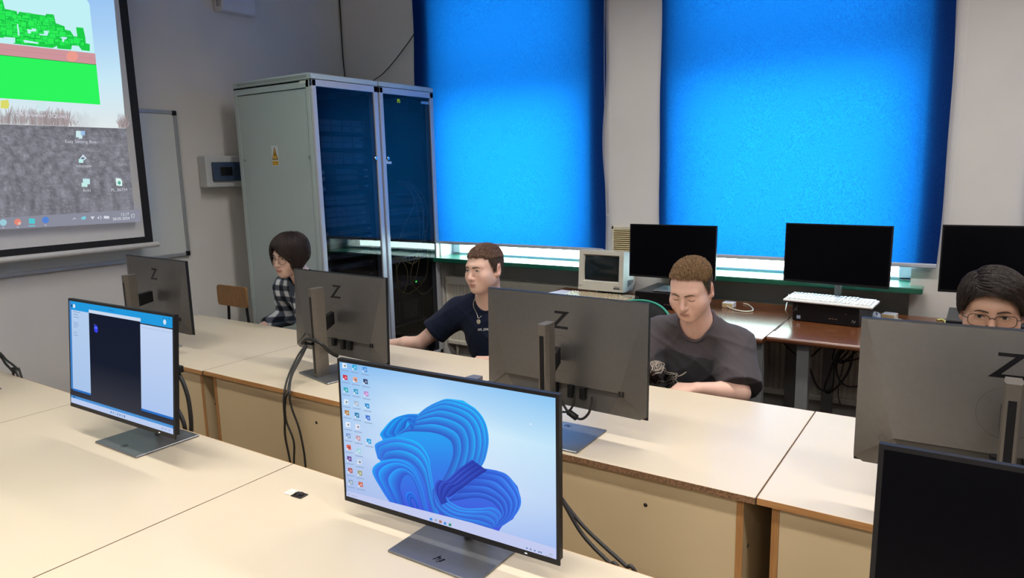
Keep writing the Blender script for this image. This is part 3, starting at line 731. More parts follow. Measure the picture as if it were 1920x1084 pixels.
def pic_desktop(cv):
    cv.grid([[(0, 0), (.45, 0), (1, 0)], [(0, .3), (.5, .3), (1, .3)], [(0, .65), (.5, .65), (1, .65)], [(0, 1), (.5, 1), (1, 1)]],
            lambda r, i: [['7db6ee', '9fcbf4', '8cc6f3'], ['abcdf3', 'dcf2fe', 'c4e6fa'], ['b6ccef', 'd6e8fa', 'bfd6f6'], ['a9bdea', 'b0c4f0', '9cb8f0']][r][i])
    sil = [(255, 490), (262, 470), (290, 455), (278, 428), (290, 403), (335, 352), (395, 328), (450, 325), (480, 300), (540, 264), (600, 250), (655, 256), (712, 292), (755, 350), (774, 420), (774, 470), (760, 530), (738, 582), (765, 582), (812, 590), (872, 620), (908, 665), (924, 722), (915, 770), (888, 822), (840, 855), (815, 893), (640, 842), (480, 796), (325, 752), (290, 690), (258, 640), (243, 605), (255, 582), (285, 562), (268, 540)]
    cv.poly([U(*p) for p in sil], [hexmix('24b4fb', '4458dc', max(0, min(1, (p[1]-300)/480))) for p in sil])
    ribbons(cv, [(738, 582), (762, 530), (775, 440), (755, 350), (700, 285), (600, 250), (540, 264), (470, 308), (425, 372)], [(560, 650), (590, 590), (612, 520), (606, 460), (570, 430), (520, 414), (470, 410), (400, 412), (352, 432)], 6, '26c4ff', '3f7ceb', 1.5)
    ribbons(cv, [(450, 325), (395, 328), (335, 352), (290, 403), (277, 430), (300, 446), (345, 440)], [(428, 405), (415, 385), (410, 362), (420, 345), (400, 365), (390, 395), (355, 425)], 3, '1fb8ff', '2f74e6', 1.3)
    ribbons(cv, [(268, 545), (254, 490), (262, 468), (330, 440), (400, 444), (460, 470), (500, 530), (512, 600), (530, 700), (552, 812)], [(300, 548), (350, 540), (400, 548), (440, 575), (470, 620), (490, 680), (500, 730), (512, 770), (518, 790), (525, 805)], 3, '24c2ff', '447af0', 1.4)
    ribbons(cv, [(325, 752), (285, 690), (243, 605), (275, 560), (350, 545), (420, 570), (460, 640), (485, 720), (505, 800)], [(395, 768), (385, 730), (372, 680), (385, 630), (408, 618), (430, 640), (450, 690), (465, 740), (480, 790)], 3, '2ab4ff', '406ff0', 1.4)
    ribbons(cv, [(420, 778), (398, 730), (402, 706), (420, 700), (440, 720), (455, 760), (465, 790)], [(440, 784), (425, 750), (422, 735), (428, 730), (438, 745), (446, 765), (452, 787)], 2, '2b90ff', '3050d0')
    ribbons(cv, [(745, 583), (812, 590), (872, 620), (924, 722), (905, 795), (840, 855), (780, 865)], [(590, 745), (640, 735), (720, 722), (790, 740), (832, 790), (812, 830), (770, 862)], 5, '4590fa', '3660dc', 1.3)
    ribbons(cv, [(545, 650), (560, 700), (600, 742), (660, 772), (740, 772), (800, 768), (836, 800), (820, 840)], [(520, 690), (530, 760), (560, 800), (610, 830), (680, 850), (730, 862), (770, 868), (790, 880)], 4, '38a8ff', '4270ea', 1.2)
    ribbons(cv, [(700, 540), (640, 585), (580, 640), (545, 640), (530, 680), (560, 760)], [(770, 590), (700, 640), (640, 690), (600, 720), (580, 720), (590, 745)], 4, '4464dc', '2a3ca8', 1.2)
    cv.poly([U(*p) for p in ((127, 700), (700, 842), (1086, 958), (1087, 1010), (127, 724))], 'c3cbf0')
    ic = [(112, 98, 'e8eef6'), (116, 155, 'c8283c'), (120, 215, '38a8b8'), (122, 273, 'dfeaf4'), (126, 325, 'b08048'), (131, 382, 'eef2f8'), (134, 436, '7fa0d0'), (137, 491, 'e06858'), (140, 546, '6a4a90'), (145, 602, 'b05a5a'), (148, 658, '8fa6bf'),
          (160, 105, '2aa6d8'), (164, 164, 'eda890'), (168, 221, '3f9cc8'), (171, 279, 'a8b8d0'), (174, 335, '2f7fb0'), (178, 391, 'e6e4f0'), (181, 446, 'c09aa8'), (184, 507, '9fd0dc'), (188, 559, 'd4dcea'), (191, 613, 'a0a078'), (195, 667, 'c86a58'),
          (209, 114, '4a90d8'), (213, 172, '2f3f68'), (217, 231, 'c08ad0'), (222, 289, '2f8fd0'), (226, 346, '3f6fd0'), (232, 459, '2f9fd8')]
    for x, y, c in ic:
        cv.poly([U(x-11, y-14), U(x+9, y-11), U(x+11, y+12), U(x-9, y+9)], c)
        cv.disc(*U(x+2, y), .006, .009, hexmix(c, 'ffffff', .45) if c[0] < 'd' else hexmix(c, '204060', .5), 10)
        cv.poly([U(x-11, y+3), U(x-4, y+4), U(x-3, y+12), U(x-10, y+11)], 'dfe8f4')
        cv.line([U(x-16, y+21), U(x+20, y+27)], .006, '8fa4c6', .006)
    for x, y, c in ((519, 826, '3f8fe0'), (541, 831, 'a8b0c4'), (562, 837, 'b07868'), (583, 845, '4a90d0'), (606, 851, '2f8f70')): cv.poly([U(x-6, y-8), U(x+6, y-5), U(x+6, y+7), U(x-6, y+4)], c)
    for x, y in ((957, 955), (974, 960), (993, 966), (1012, 972), (1022, 974)): cv.disc(*U(x, y), .004, .006, '6f86b0', 8)
    cv.line([U(1058, 981), U(1074, 985)], .007, 'a8b0cc', .007); cv.line([U(1040, 989), U(1074, 998)], .006, 'a8b0cc', .006)
    cv.disc(*U(143, 712), .006, .009, 'a8bcdc'); cv.line([U(155, 718), U(180, 724)], .006, 'a8b4d2', .006)
    cv.poly([U(968, 358), U(976, 360), U(971, 366)], 'f8fcff')
def pic_program(cv):
    cv.rect(0, 0, 1, 1, '2f2f38')
    cv.grid([[(0, .86), (1, .86)], [(0, .93), (1, .93)]], lambda r, i: ['2c2d36', '3a3b44'][r])
    cv.rect(0, 0, 1, .095, '2398dc'); cv.rect(0, 0, .022, .865, '3f7fc4')
    cv.grid([[(.022, .085), (.225, .085)], [(.022, .86), (.225, .86)]], lambda r, i: ['b4cdee', 'a9c4ea'][r])
    cv.rect(.022, .855, .225, .875, '2f70c0')
    cv.grid([[(.715, .105), (1, .105)], [(.715, .855), (1, .855)]], lambda r, i: ['c2d4f3', 'aec6ee'][r])
    cv.rect(.715, .855, 1, .875, '2f6fc4')
    cv.rect(.212, .055, .722, .085, 'c9d8ee')
    cv.grid([[(.212, .085), (.718, .085)], [(.216, .55), (.718, .55)], [(.218, .93), (.718, .93)]], lambda r, i: ['171d2e', '1a1f2f', '393a43'][r])
    cv.rect(.715, .13, 1, .133, '9fb4da')
    for i, (y, l) in enumerate(((.10, .07), (.125, .05), (.15, .06), (.205, .05), (.225, .055), (.245, .04), (.30, .035), (.325, .05))): cv.line([(.045, y), (.045+l, y)], .006, '7f98c4', .006)
    cv.disc(.055, .045, .013, .02, 'd8e6f4'); cv.rect(.02, .035, .036, .055, '20405f')
    cv.disc(.936, .052, .013, .022, 'cfe4f6'); cv.line([(.42, .03), (.47, .03)], .005, '1f6fb0', .005)
    for x in (.92, .945, .97): cv.rect(x, .015, x+.008, .025, '1c68a8')
    cv.poly([(.268, .205), (.278, .19), (.292, .19), (.304, .205), (.306, .245), (.292, .262), (.278, .258), (.266, .24)], '3a3fe8'); cv.disc(.278, .215, .006, .010, '5f86ff', 10); cv.disc(.294, .215, .006, .010, '5f86ff', 10); cv.line([(.275, .192), (.270, .182)], .004, '7f90ff')
    cv.rect(0, .925, 1, .950, '4f93d6'); cv.rect(0, .950, 1, 1, 'bccdf0'); cv.rect(.02, .932, .05, .944, '2a5f9c')
    for i in range(7): cv.rect(.42+i*.022, .965, .432+i*.022, .985, ['5f90c8', '8fa6c8', 'a8b8d4', '6fa0d0', '7f90b8', '88a8c8', '5f80b0'][i])
    for i in range(3): cv.rect(.90+i*.03, .968, .915+i*.03, .982, '9fb0d4')
g = 'screens on the front row'
monitor('lit screen with a blue ribbon picture and icons on the front desks', (-.953, 1.178), 0, (-.984, 1.160, .967, rad(1.9), rad(.9)), pic_desktop, group=g, plugs=False, lit=True)
monitor('lit screen with a black program window between white panels', (-2.254, 1.172), 0, (-2.226, 1.097, 1.022, rad(.6), rad(5.7)), pic_program, group=g, plugs=False, lit=True)
monitor('black switched-off screen cut by the bottom right picture corner', (.200, 1.23), 0, (.1965, 1.152, .985, rad(.5), rad(4.)), group=g, plugs=False)
p7 = atZ(2.8, 727, .747)
monitor('screen beyond the left picture edge of which only the base corner shows', (p7.x-.125, p7.y-.107), 0, (p7.x-.15, p7.y-.19, 1.0, 0, rad(3)), group=g, plugs=False)
g = 'screens seen from behind on the middle row'
monitor('grey screen back with Z mark at the wall end of the middle row', (-3.50, 1.885), rad(-4), (-3.50, 1.966, 1.010, rad(-3.5), 0.), away=True, group=g)
monitor('grey screen back with Z mark and cables tied around its column', (-2.292, 2.026), rad(-13), (-2.334, 2.114, .983, rad(-3.3), rad(2.2)), away=True, group=g)
monitor('grey screen back with Z mark in front of the person in the dark rose shirt', (-1.103, 1.888), rad(1), (-1.121, 1.966, 1.006, rad(-2.6), rad(1.6)), away=True, group=g)
monitor('large near grey screen back with Z mark hiding a bespectacled face', (.075, 1.80), 0, (.073, 1.893, 1.035, rad(2.1), 0.), away=True, group=g, colh=.40)
g = 'black screens on the brown window desks'
SB = .538/.611
def backmon(label, p, z0, off=.0, rz=0):
    x, y, z, yaw, tl = p
    return monitor(label, (x+off, y+.075), yaw*rz, p, W=.538, H=.322, z0=z0, group=g, plugs=False, colh=min(.36, z-z0+.02))
ZPC = .842
backmon('black screen on a black desktop computer beside the old tube monitor', (-1.540, 4.012, 1.086, 0, rad(2.)), ZPC+.0005)
backmon('black screen standing behind the white keyboard', (-.646, 4.06, 1.105, rad(-7.5), rad(1.5)), ZPC+.0005, .0)
bp = backmon('black screen behind the bespectacled person at the right picture edge', (.105, 3.945, 1.125, rad(2.8), 0.), ZPC+.0005)
# ------------------------------------------------------------------ brown window desks
M_brown = woodmat('cherry_laminate', (.105, .034, .012), (.205, .075, .027), .20, 5, (1.2, 16, 16), spec=.85)
M_bedge = woodmat('cherry_edge', (.085, .028, .011), (.15, .055, .022), .3, 5, (1.2, 16, 16))
M_leg = pmat('grey_leg', (.22, .225, .23), .45, .3, var=.04)
def brown_desk(label, x0, x1, yf, yk, legs):
    t = thing('window_desk', label, 'desk', ((x0+x1)/2, yf, 0), 0, 'brown desks along the windows')
    hw = (x1-x0)/2-.001; D = yk-yf
    b = MB(); b.rbox(-hw, .012, .712, hw, D, .74, .002, 1); b.build('desktop', M_brown, t)
    b = MB(); b.smooth = True
    pf = [(.02, .7125), (.008, .713), (.002, .718), (0, .726), (.002, .734), (.008, .7392), (.02, .7398)]
    b.prism(pf, -hw, hw, 'yz'); b.build('front_edge', M_bedge, t, sharp=35)
    for lx in legs:
        for ly in (.05, D-.09):
            b = MB(); b.rbox(lx-(x0+x1)/2-.029, ly, 0, lx-(x0+x1)/2+.029, ly+.055, .712, .003); b.build('leg', M_leg, t)
    b = MB(); b.box(-hw+.08, D-.08, .655, hw-.08, D-.05, .7115); b.build('rail', M_leg, t)
    return t
brown_desk('brown window desk carrying the old tube monitor', -2.50, -.868, 3.495, 4.42, (-2.44, -.908))
brown_desk('brown window desk carrying the white keyboard', -.866, .555, 3.557, 4.42, (-.700, .49))

# ------------------------------------------------------------------ desktop computers
M_pc = pmat('pc_black', (.005, .005, .006), .35, var=.05, spec=.3)
def pc(label, x, y, yaw=0, g='black desktop computers lying flat'):
    t = thing('desktop_computer', label, 'computer', (x, y, .74), yaw, g)
    b = MB(); b.rbox(-.169, .008, .004, .169, .36, .100, .004); b.build('case', pmat('pc_case', (.016, .016, .018), .4, .2, var=.04), t)
    b = MB(); b.rbox(-.169, 0, .003, .169, .012, .1005, .004); b.build('front_panel', M_pc, t)
    b = MB()
    for i in range(3): b.box(.02+i*.016, -.0008, .03, .031+i*.016, 0, .034)
    b.box(.1, -.0008, .064, .108, 0, .066); b.build('port', M_steel, t)
    b = MB()
    for pl in HPl: b.prism([(-xx*.9+.142 if False else xx*.9+.142, yy*.9+.03) for xx, yy in pl], -.0006, .0002, 'xz')
    b.build('maker_logo', pmat('logo_grey', (.25, .25, .27), .3, .5), t)
    b = MB(); b.box(-.145, -.0007, .014, -.125, .0002, .032); b.build('sticker', pmat('sticker_blue', (.25, .3, .42), .4), t)
    vs, fs = text_geo('Z2', .016); b = MB(); b.add([(v.x-.152, -.0007, v.y+.058) for v in vs], fs); b.build('model_mark', pmat('logo_grey', (.25, .25, .27), .3, .5), t, normals=False)
    b = MB()
    for sx in (-.14, .14):
        for sy in (.04, .32): b.cbox((sx, sy, .002), (.02, .02, .004))
    b.build('foot', M_black, t)
    return t
pc('black desktop computer under the black screen beside the old tube monitor', -1.585, 3.965)
pc('black desktop computer under the white keyboard', -.672, 3.985, rad(-6))
pc('black desktop computer behind the bespectacled person', .05, 3.86)
# keyboards
def keyboard(name, label, loc, rz, col, w=.45, d=.155, tilt=5, kc=None, h=.02):
    t = thing(name, label, 'keyboard', loc, rz)
    M = Matrix.Rotation(rad(tilt), 4, 'X')
    mk = pmat(name+'_case', col, .35, var=.02); mkk = pmat(name+'_keycap', kc or col, .35, var=.03)
    b = MB(); b.M = M; b.rbox(-w/2, 0, 0, w/2, d, h*.55, .004); b.rbox(-w/2+.06, d-.004, 0, w/2-.02, d+.018, h*.55, .003); b.build('case', mk, t)
    R = MB(); R.M = M
    u = (w-.018)/23.
    for r in range(6):
        x = -w/2+.009
        zt = h
        yy = .010+r*.0225+(.008 if r == 5 else 0)
        row = [1.]*15 if r else [1.3, 1.2, 1.3, 6.0, 1.3, 1.2, 1.3, 1.4]
        def cap(x, wd):
            R.add([(x+.0012, yy, h*.5), (x+wd-.0012, yy, h*.5), (x+wd-.0012, yy+.0195, h*.5), (x+.0012, yy+.0195, h*.5), (x+.003, yy+.003, zt), (x+wd-.003, yy+.003, zt), (x+wd-.003, yy+.017, zt), (x+.003, yy+.017, zt)], [(4, 5, 6, 7), (0, 1, 5, 4), (1, 2, 6, 5), (2, 3, 7, 6), (3, 0, 4, 7)])
        for k in row: cap(x, k*u); x += k*u
        x += u*.35
        for k in range(3):
            if not (r == 2): cap(x, u)
            x += u
        x += u*.35
        for k in range(4): cap(x, u) if r < 5 else None; x += u
    R.build('key', mkk, t)
    b = MB(); b.M = M; b.rbox(-w/2+.01, .003, -.006, w/2-.01, .02, .002, .002); b.build('front_edge', M_black, t)
    return t
keyboard('white_keyboard', 'white keyboard lying on top of the black desktop computer', (-.665, 3.965, ZPC+.005), rad(-6), (.78, .80, .80), tilt=4)
keyboard('cream_keyboard', 'old cream keyboard in front of the old tube monitor', (-2.05, 3.975, .747), rad(1), (.55, .47, .33), w=.47, d=.17, tilt=5, kc=(.5, .42, .29))

# ------------------------------------------------------------------ tube monitor
t = thing('tube_monitor', 'old cream tube monitor standing before the window', 'monitor', (-2.072, 4.125, .74), rad(-2))
M_crt = pmat('crt_cream', (.62, .60, .52), .45, var=.02)
M_crts = pmat('crt_shell', (.64, .64, .60), .45, var=.02)
C = Matrix.Translation((0, 0, .052)) @ Matrix.Rotation(rad(-4), 4, 'X'); fw, fh = .165, .264
b = MB(); b.M = C
fr = [(-fw, 0), (fw, 0), (fw, fh), (-fw, fh)]; op = [(-fw+.031, .058), (fw-.031, .058), (fw-.031, fh-.027), (-fw+.031, fh-.027)]
dp = [(-fw+.040, .066), (fw-.040, .066), (fw-.040, fh-.035), (-fw+.040, fh-.035)]
v = [(x, .006 if i < 0 else 0, z) for i, (x, z) in enumerate(fr)]+[(x, .0, z) for x, z in op]+[(x, .014, z) for x, z in dp]+[(x, .06, z) for x, z in fr]
f = [(i, (i+1) % 4, (i+1) % 4+4, i+4) for i in range(4)]+[(i+4, (i+1) % 4+4, (i+1) % 4+8, i+8) for i in range(4)]+[(i, i+12, (i+1) % 4+12, (i+1) % 4) for i in range(4)]
b.add(v, f); b.build('front_frame', M_crt, t)
b = MB(); b.M = C; b.smooth = True; n = 14; vs = []
for j in range(n+1):
    for i in range(n+1):
        x = lerp(dp[0][0], dp[1][0], i/n); z = lerp(dp[0][1], dp[2][1], j/n); q = (2*i/n-1)**2+(2*j/n-1)**2
        vs.append((x, .004+.006*q, z))
b.add(vs, [(j*(n+1)+i, j*(n+1)+i+1, (j+1)*(n+1)+i+1, (j+1)*(n+1)+i) for j in range(n) for i in range(n)])
b.build('screen', pmat('crt_glass', (.012, .018, .020), .08, var=0), t)
b = MB(); b.M = C
prof = [(-fw+.004, .004, fw-.004, fh-.004, .06), (-fw+.006, .004, fw-.006, fh-.006, .15), (-fw+.05, .02, fw-.05, fh-.045, .26), (-fw+.07, .05, fw-.07, fh-.09, .335)]
vs = [p for (x0, z0, x1, z1, y) in prof for p in ((x0, y, z0), (x1, y, z0), (x1, y, z1), (x0, y, z1))]
b.add(vs, [(k*4+i, k*4+(i+1) % 4, k*4+4+(i+1) % 4, k*4+4+i) for k in range(3) for i in range(4)]+[(12, 13, 14, 15)]); b.build('rear_shell', M_crts, t)
b = MB(); b.M = C
for i in range(14): b.box(fw-.009, .075+i*.006, .03+i*.002, fw-.003, .078+i*.006, .075); 
b.build('side_vent', pmat('crt_vent', (.25, .25, .25), .6), t)
b = MB(); b.M = C
b.rbox(fw-.068, -.0008, .017, fw-.022, .002, .027, .0005); b.build('name_plate', pmat('crt_dark', (.05, .05, .05), .4), t)
b = MB(); b.M = C
for i, w_ in enumerate((.004, .005, .004, .005, .003, .005)): b.box(fw-.064+i*.0066, -.0007, .0305, fw-.064+i*.0066+w_, .001, .0355)
b.build('lettering', pmat('crt_dark', (.05, .05, .05), .4), t)
b = MB(); b.M = C; b.rbox(-fw+.008, -.003, .024, -fw+.024, .001, .031, .001); b.lathe([(.003, -.003), (.003, .001)], 10, (fw-.014, 0, .021), 'y'); b.lathe([(.0025, -.003), (.0025, .001)], 10, (-fw+.034, 0, .028), 'y'); b.build('button', pmat('crt_grey', (.3, .3, .3), .5), t)
b = MB(); b.smooth = True; b.lathe([(.10, 0), (.105, .012), (.07, .03), (.075, .05), (.09, .056)], 28, (0, .15, .002)); b.build('swivel_foot', pmat('crt_foot', (.10, .10, .10), .5), t, sharp=40)
# papers, mouse, network boxes
M_paper = pmat('paper', (.80, .80, .82), .8, var=.02)
def sheet(label, loc, rz, w, d, z, curl=.0, grp=None, name='paper_sheet'):
    o = MB(); n = 10; vs = []
    for j in range(2):
        for i in range(n+1):
            x = -w/2+w*i/n; zz = curl*max(0, (i/n-.55)/.45)**2; vs.append((x, -d/2+d*j, zz))
    vs2 = [(x, y, z0+.0035) for x, y, z0 in vs]
    k = n+1; fs = [(i, i+1, k+i+1, k+i) for i in range(n)]
    o.add(vs2, fs); o.add(vs, [tuple(reversed(f)) for f in fs]); o.add([vs[0], vs[n], vs2[n], vs2[0]], [(0, 1, 2, 3)]); o.add([vs[0], vs[k], vs2[k], vs2[0]], [(0, 1, 2, 3)]); o.add([vs[n], vs[2*k-1], vs2[2*k-1], vs2[n]], [(0, 1, 2, 3)])
    ob = o.build(name, M_paper); ob.location = (loc[0], loc[1], z); ob.rotation_euler = (0, 0, rz); tag(ob, label, 'paper', grp)
    return ob
sheet('flat white paper sheets on the brown desk left of the old tube monitor', (-2.345, 4.20, 0), rad(-8), .26, .17, .7405, .0)
sheet('white paper with curled edge before the old tube monitor', (-2.235, 4.205, 0), rad(3), .12, .10, .745, .024)
def ties(name, label, p, rz, h=.032, mt=None):
    t = thing(name, label, 'network box', p, rz, 'small white network boxes')
    b = MB(); b.rbox(-.034, -.03, 0, .034, .03, h, .004); b.build('shell', pmat('box_white', (.78, .76, .70), .4), t)
    b = MB(); b.rbox(-.030, -.0308, .004, .030, -.029, h-.005, .001); b.build('front_plate', pmat('box_tan', (.60, .46, .24), .5), t)
    return t
pA = atZ(1367, 576, .74); ties('network_box', 'small white network box on the window desk beside the head with short hair', (pA.x, pA.y, .74), rad(-4))
pB = atZ(1668, 598, .74); ties('network_box', 'small white network box beside the mouse and the right radiator end', (pB.x, pB.y, .74), rad(-10))
M_wc = pmat('white_cable', (.72, .72, .55), .4, var=.04)
def cable(name, label, pts, r, mat, grp=None, n=8, cat='cable', caps=None):
    b = MB(); b.smooth = True; b.tube(cr(pts, n), r, 8); o = b.build(name, mat); tag(o, label, cat, grp); return o
def tofloor(p):
    e = p[-1]; d = (p[-1]-p[-2]).normalized(); d = Vector((d.x*.6, d.y, min(d.z, -.45)-.35)); t = (e.z-.006)/-d.z
    return p+[e+d*t*.5, e+d*t]
def dz(px, py, z=.7445): return atZ(px, py, z)
cable('network_cable', 'short white cable looping from the network box by the short-haired head', [dz(1364, 574, .757), dz(1367, 577, .745), dz(1378, 581), dz(1395, 584), dz(1410, 583), dz(1411, 578), dz(1402, 571), dz(1394, 569.5)], .0042, M_wc)
cable('network_cable', 'white cable beside the right network box', [dz(1676, 594, .757), dz(1678, 597, .746), dz(1690, 600), dz(1700, 602)], .0042, M_wc)
cable('network_cable', 'pale yellow cable end on the window desk beside the dark-haired head', [dz(1758, 600), dz(1766, 599.5), dz(1772, 603), dz(1773, 608), dz(1774, 614)], .006, pmat('yellow_cable', (.62, .60, .2), .4), n=6)
cable('white_lead', 'white lead hanging behind the left edge of the computer under the keyboard', [atZ(1486, 552, .835)+Vector((-.02, .0, 0)), atZ(1474, 575, .79), atZ(1473, 583, .77), atZ(1478, 590, .745)], .003, M_wc, n=6)
pm = atZ(1640, 595, .74)
t = thing('computer_mouse', 'pale mouse lying beside the computer under the white keyboard', 'mouse', (pm.x, pm.y, .74), rad(20))
b = MB(); b.smooth = True; b.ball((0, 0, .010), (.032, .055, .022), 20, 12)
b.v = [(x, y, max(z, .001)) for x, y, z in b.v]; b.build('body', pmat('mouse_pale', (.62, .68, .78), .3), t, normals=True)
b = MB(); b.box(-.0008, -.05, .02, .0008, -.012, .0315); b.build('button_gap', M_black, t)
# tangled cables below the brown desks
k6 = 300/1161
def u6(x, y, Y): return atY(1400+x*k6, 520+y*k6, Y)
for lab, pts, Y, r in (
    ('thick black cable hanging in a deep wide loop under the brown desk', [(465, 500), (446, 600), (480, 720), (530, 810), (618, 808), (636, 650), (655, 560), (690, 520)], 3.95, .0055),
    ('black cable loop crossing low under the brown desk', [(775, 520), (755, 640), (690, 760), (600, 838), (566, 808), (600, 700), (640, 600), (720, 520)], 4.0, .0055),
    ('black cable coil swinging to the right under the brown desk', [(720, 510), (670, 580), (650, 660), (672, 740), (730, 790), (830, 790), (900, 760)], 4.05, .005),
    ('black cable bunched in small turns under the desktop', [(640, 520), (625, 590), (660, 612), (720, 560), (740, 520), (690, 540), (650, 600), (700, 620), (770, 560), (800, 530)], 3.98, .0055),
    ('black cable drooping between desktop and bunch', [(455, 577), (490, 560), (535, 515), (600, 500)], 4.02, .004),
    ('black cable running level to the right below the desktop', [(640, 585), (700, 608), (790, 596), (880, 560)], 4.03, .0045),
    ('thin black lead dangling to the floor', [(720, 590), (700, 640), (672, 750), (664, 850), (680, 925)], 4.06, .0025),
    ('dark cable slung between the two grey desk legs', [(250, 460), (290, 500), (330, 540), (372, 560), (420, 560)], 4.04, .004)):
    cable('power_cable', lab, [u6(x, y, Y) for x, y in pts], r, M_rubber, 'tangled cables under the window desk')
cable('thin_lead', 'thin dark lead lying across the black computer and the desk seam', [atY(1496, 574, 3.955), atY(1484, 588, 3.95), dz(1478, 597, .743), dz(1467, 607, .743), dz(1452, 620, .743)], .0018, M_rubber)
# ------------------------------------------------------------------ cables of the big monitors
k2 = 140/584
def u2(x, y, Y): return atY(520+x*k2, 620+y*k2, Y)
Yt = lambda y: lerp(1.945, 1.742, min(1, max(0, (y-90)/390)))
c1 = [(225, 108), (165, 190), (100, 320), (62, 440), (50, 560), (58, 700), (62, 830), (102, 1040)]
c2 = [(228, 115), (185, 190), (112, 335), (80, 480), (62, 560), (68, 700), (128, 870), (131, 1060)]
c3 = [(232, 118), (190, 205), (115, 350), (95, 470), (108, 590), (168, 760), (205, 930), (222, 1080)]
for lab, c, o in (('leftmost of three black cables hanging from the tied screen over the desk edge', c1, 0), ('middle of three black cables hanging from the tied screen over the desk edge', c2, .012), ('rightmost of three black cables hanging from the tied screen over the desk edge', c3, .006)):
    cable('monitor_cable', lab, tofloor([u2(x, y, Yt(y)-o*.3) for x, y in c]), .0042, M_rubber, 'cables hanging from the tied screen')
b = MB(); b.smooth = True
b.tube(cr([u2(195, 100, 1.93), u2(225, 70, 1.925), u2(262, 68, 1.92), u2(300, 82, 1.918), u2(345, 105, 1.92), u2(385, 145, 1.94), u2(430, 180, 1.97), u2(470, 200, 2.0)], 8), .0075, 10)
tag(b.build('cable_wrap', M_rubber), 'thick black cable wrapped around the column of the tied screen', 'cable')
b = MB(); a, c_ = u2(196, 84, 1.935), u2(268, 118, 1.93); b.rbox(a.x, 1.928, c_.z, c_.x, 1.942, a.z, .003); tag(b.build('cable_clip', M_black), 'black cable clip on the column of the tied screen', 'clip')
YM = 1.925
cable('monitor_cable', 'black cable with a loop below the screen before the rose shirt', [atY(1052, 752, YM), atY(1062, 768, YM), atY(1072, 779, YM), atY(1090, 786, YM), atY(1103, 776, YM), atY(1109, 758, YM), atY(1110, 744, YM)], .0042, M_rubber)
cable('monitor_cable', 'short black cable from the left plug below the screen before the rose shirt', [atY(1050, 772, YM), atY(1064, 772, YM), atY(1073, 763, YM), atY(1077, 750, YM), atY(1078, 738, YM)], .0038, M_rubber)
b = MB(); b.smooth = True; a, c_ = atY(1064, 771, YM), atY(1083, 785, YM); b.tube([a, a.lerp(c_, .08), a.lerp(c_, .92), c_], [.004, .0105, .0105, .004], 12); tag(b.build('cable_ferrite', M_black), 'black barrel on the looped cable below the screen before the rose shirt', 'cable barrel')
for lab, c, Y in (('upper black cable running down behind the ribbon-picture screen', [(1046, 925), (1070, 958), (1095, 988), (1130, 1022), (1172, 1060), (1200, 1090)], 1.43), ('lower black cable running down behind the ribbon-picture screen', [(1046, 925), (1062, 952), (1085, 992), (1108, 1021), (1142, 1055), (1170, 1085)], 1.40)):
    cable('monitor_cable', lab, tofloor([atY(x, y, Y) for x, y in c]), .0048, M_rubber, 'cables behind the ribbon-picture screen')
for lab, c, Y in (('thick black cable curving down behind the program screen', [(328, 690), (343, 717), (353, 748), (358, 785), (358.5, 812), (357, 840)], 1.305), ('thin black cable below the thick one behind the program screen', [(326, 757), (337, 775), (345, 795), (347, 812), (347, 840)], 1.305)):
    cable('monitor_cable', lab, tofloor([atY(x, y, Y) for x, y in c]), .0075 if 'thick' in lab else .0045, M_rubber, 'cables behind the program screen')
b = MB(); a, c_ = atY(322, 684, 1.30), atY(338, 700, 1.30); b.rbox(a.x, 1.292, c_.z, c_.x, 1.315, a.z, .003); tag(b.build('cable_clip', M_black), 'black cable clip behind the program screen', 'clip')
for lab, c in (('upper black cable crossing the left picture edge onto the desk', [(-25, 645), (0, 662), (12, 675), (25, 685), (34, 694), (40, 706)]), ('middle black cable crossing the left picture edge onto the desk', [(-25, 652), (0, 668), (10, 682), (20, 692), (27, 699), (33, 704)]), ('lower black cable crossing the left picture edge onto the desk', [(-25, 650), (0, 666), (8, 678), (17, 689), (23, 696), (25, 702)])):
    cable('monitor_cable', lab, tofloor([atY(x, y, 1.30) for x, y in c]), .0048, M_rubber, 'cables at the left picture edge')
# adhesive tie mounts
def mount(label, p, mat):
    t = thing('tie_mount', label, 'tie mount', (p.x, p.y, .7402), rad(3))
    b = MB(); b.rbox(-.019, -.014, 0, .019, .014, .003, .001); b.build('plate', mat, t)
    b = MB(); b.rbox(-.013, -.004, .002, .013, .004, .0068, .001); b.rbox(-.004, -.011, .002, .004, .011, .0062, .001); b.build('bridge', mat, t)
mount('small white square tie mount touching the black one on the front desk', atZ(548.5, 925, .74), pmat('mount_white', (.75, .70, .62), .4))
pk = atZ(561.5, 929.5, .74); mount('small black square tie mount touching the white one on the front desk', pk, pmat('mount_black', (.02, .018, .018), .3))

# ------------------------------------------------------------------ wooden chair by the wall
t = thing('school_chair', 'wooden school chair with metal legs between cabinet and wall', 'chair', (-4.315, 2.96, 0), 0)
M_ply = woodmat('chair_ply', (.25, .12, .035), (.36, .18, .06), .45, 7, (14, 14, 1.5))
M_tube = pmat('chair_tube', (.018, .018, .022), .4, .5)
b = MB(); b.smooth = True; n = 12; vs = []; W = .165
def outline(u):  # rounded rectangle
    return u
pts = []
for cx, cz, a0 in ((W-.02, .05, 0), (-W+.02, .05, 90), (-W+.02, -.05, 180), (W-.02, -.05, 270)):
    for k in range(6): a = rad(a0+18*k); pts.append((cx+.02*math.cos(a), cz+.022*math.sin(a)))
n = len(pts)
vs = [(x, -.006+.022*(x/W)**2*-1, z) for x, z in pts]+[(x, .006+.022*(x/W)**2*-1, z) for x, z in pts]
b.add(vs, [tuple(range(n)), tuple(range(2*n-1, n-1, -1))]+[(i, i+n, (i+1) % n+n, (i+1) % n) for i in range(n)])
o = b.build('backrest', M_ply, t, (0, 0, .77), sharp=40)
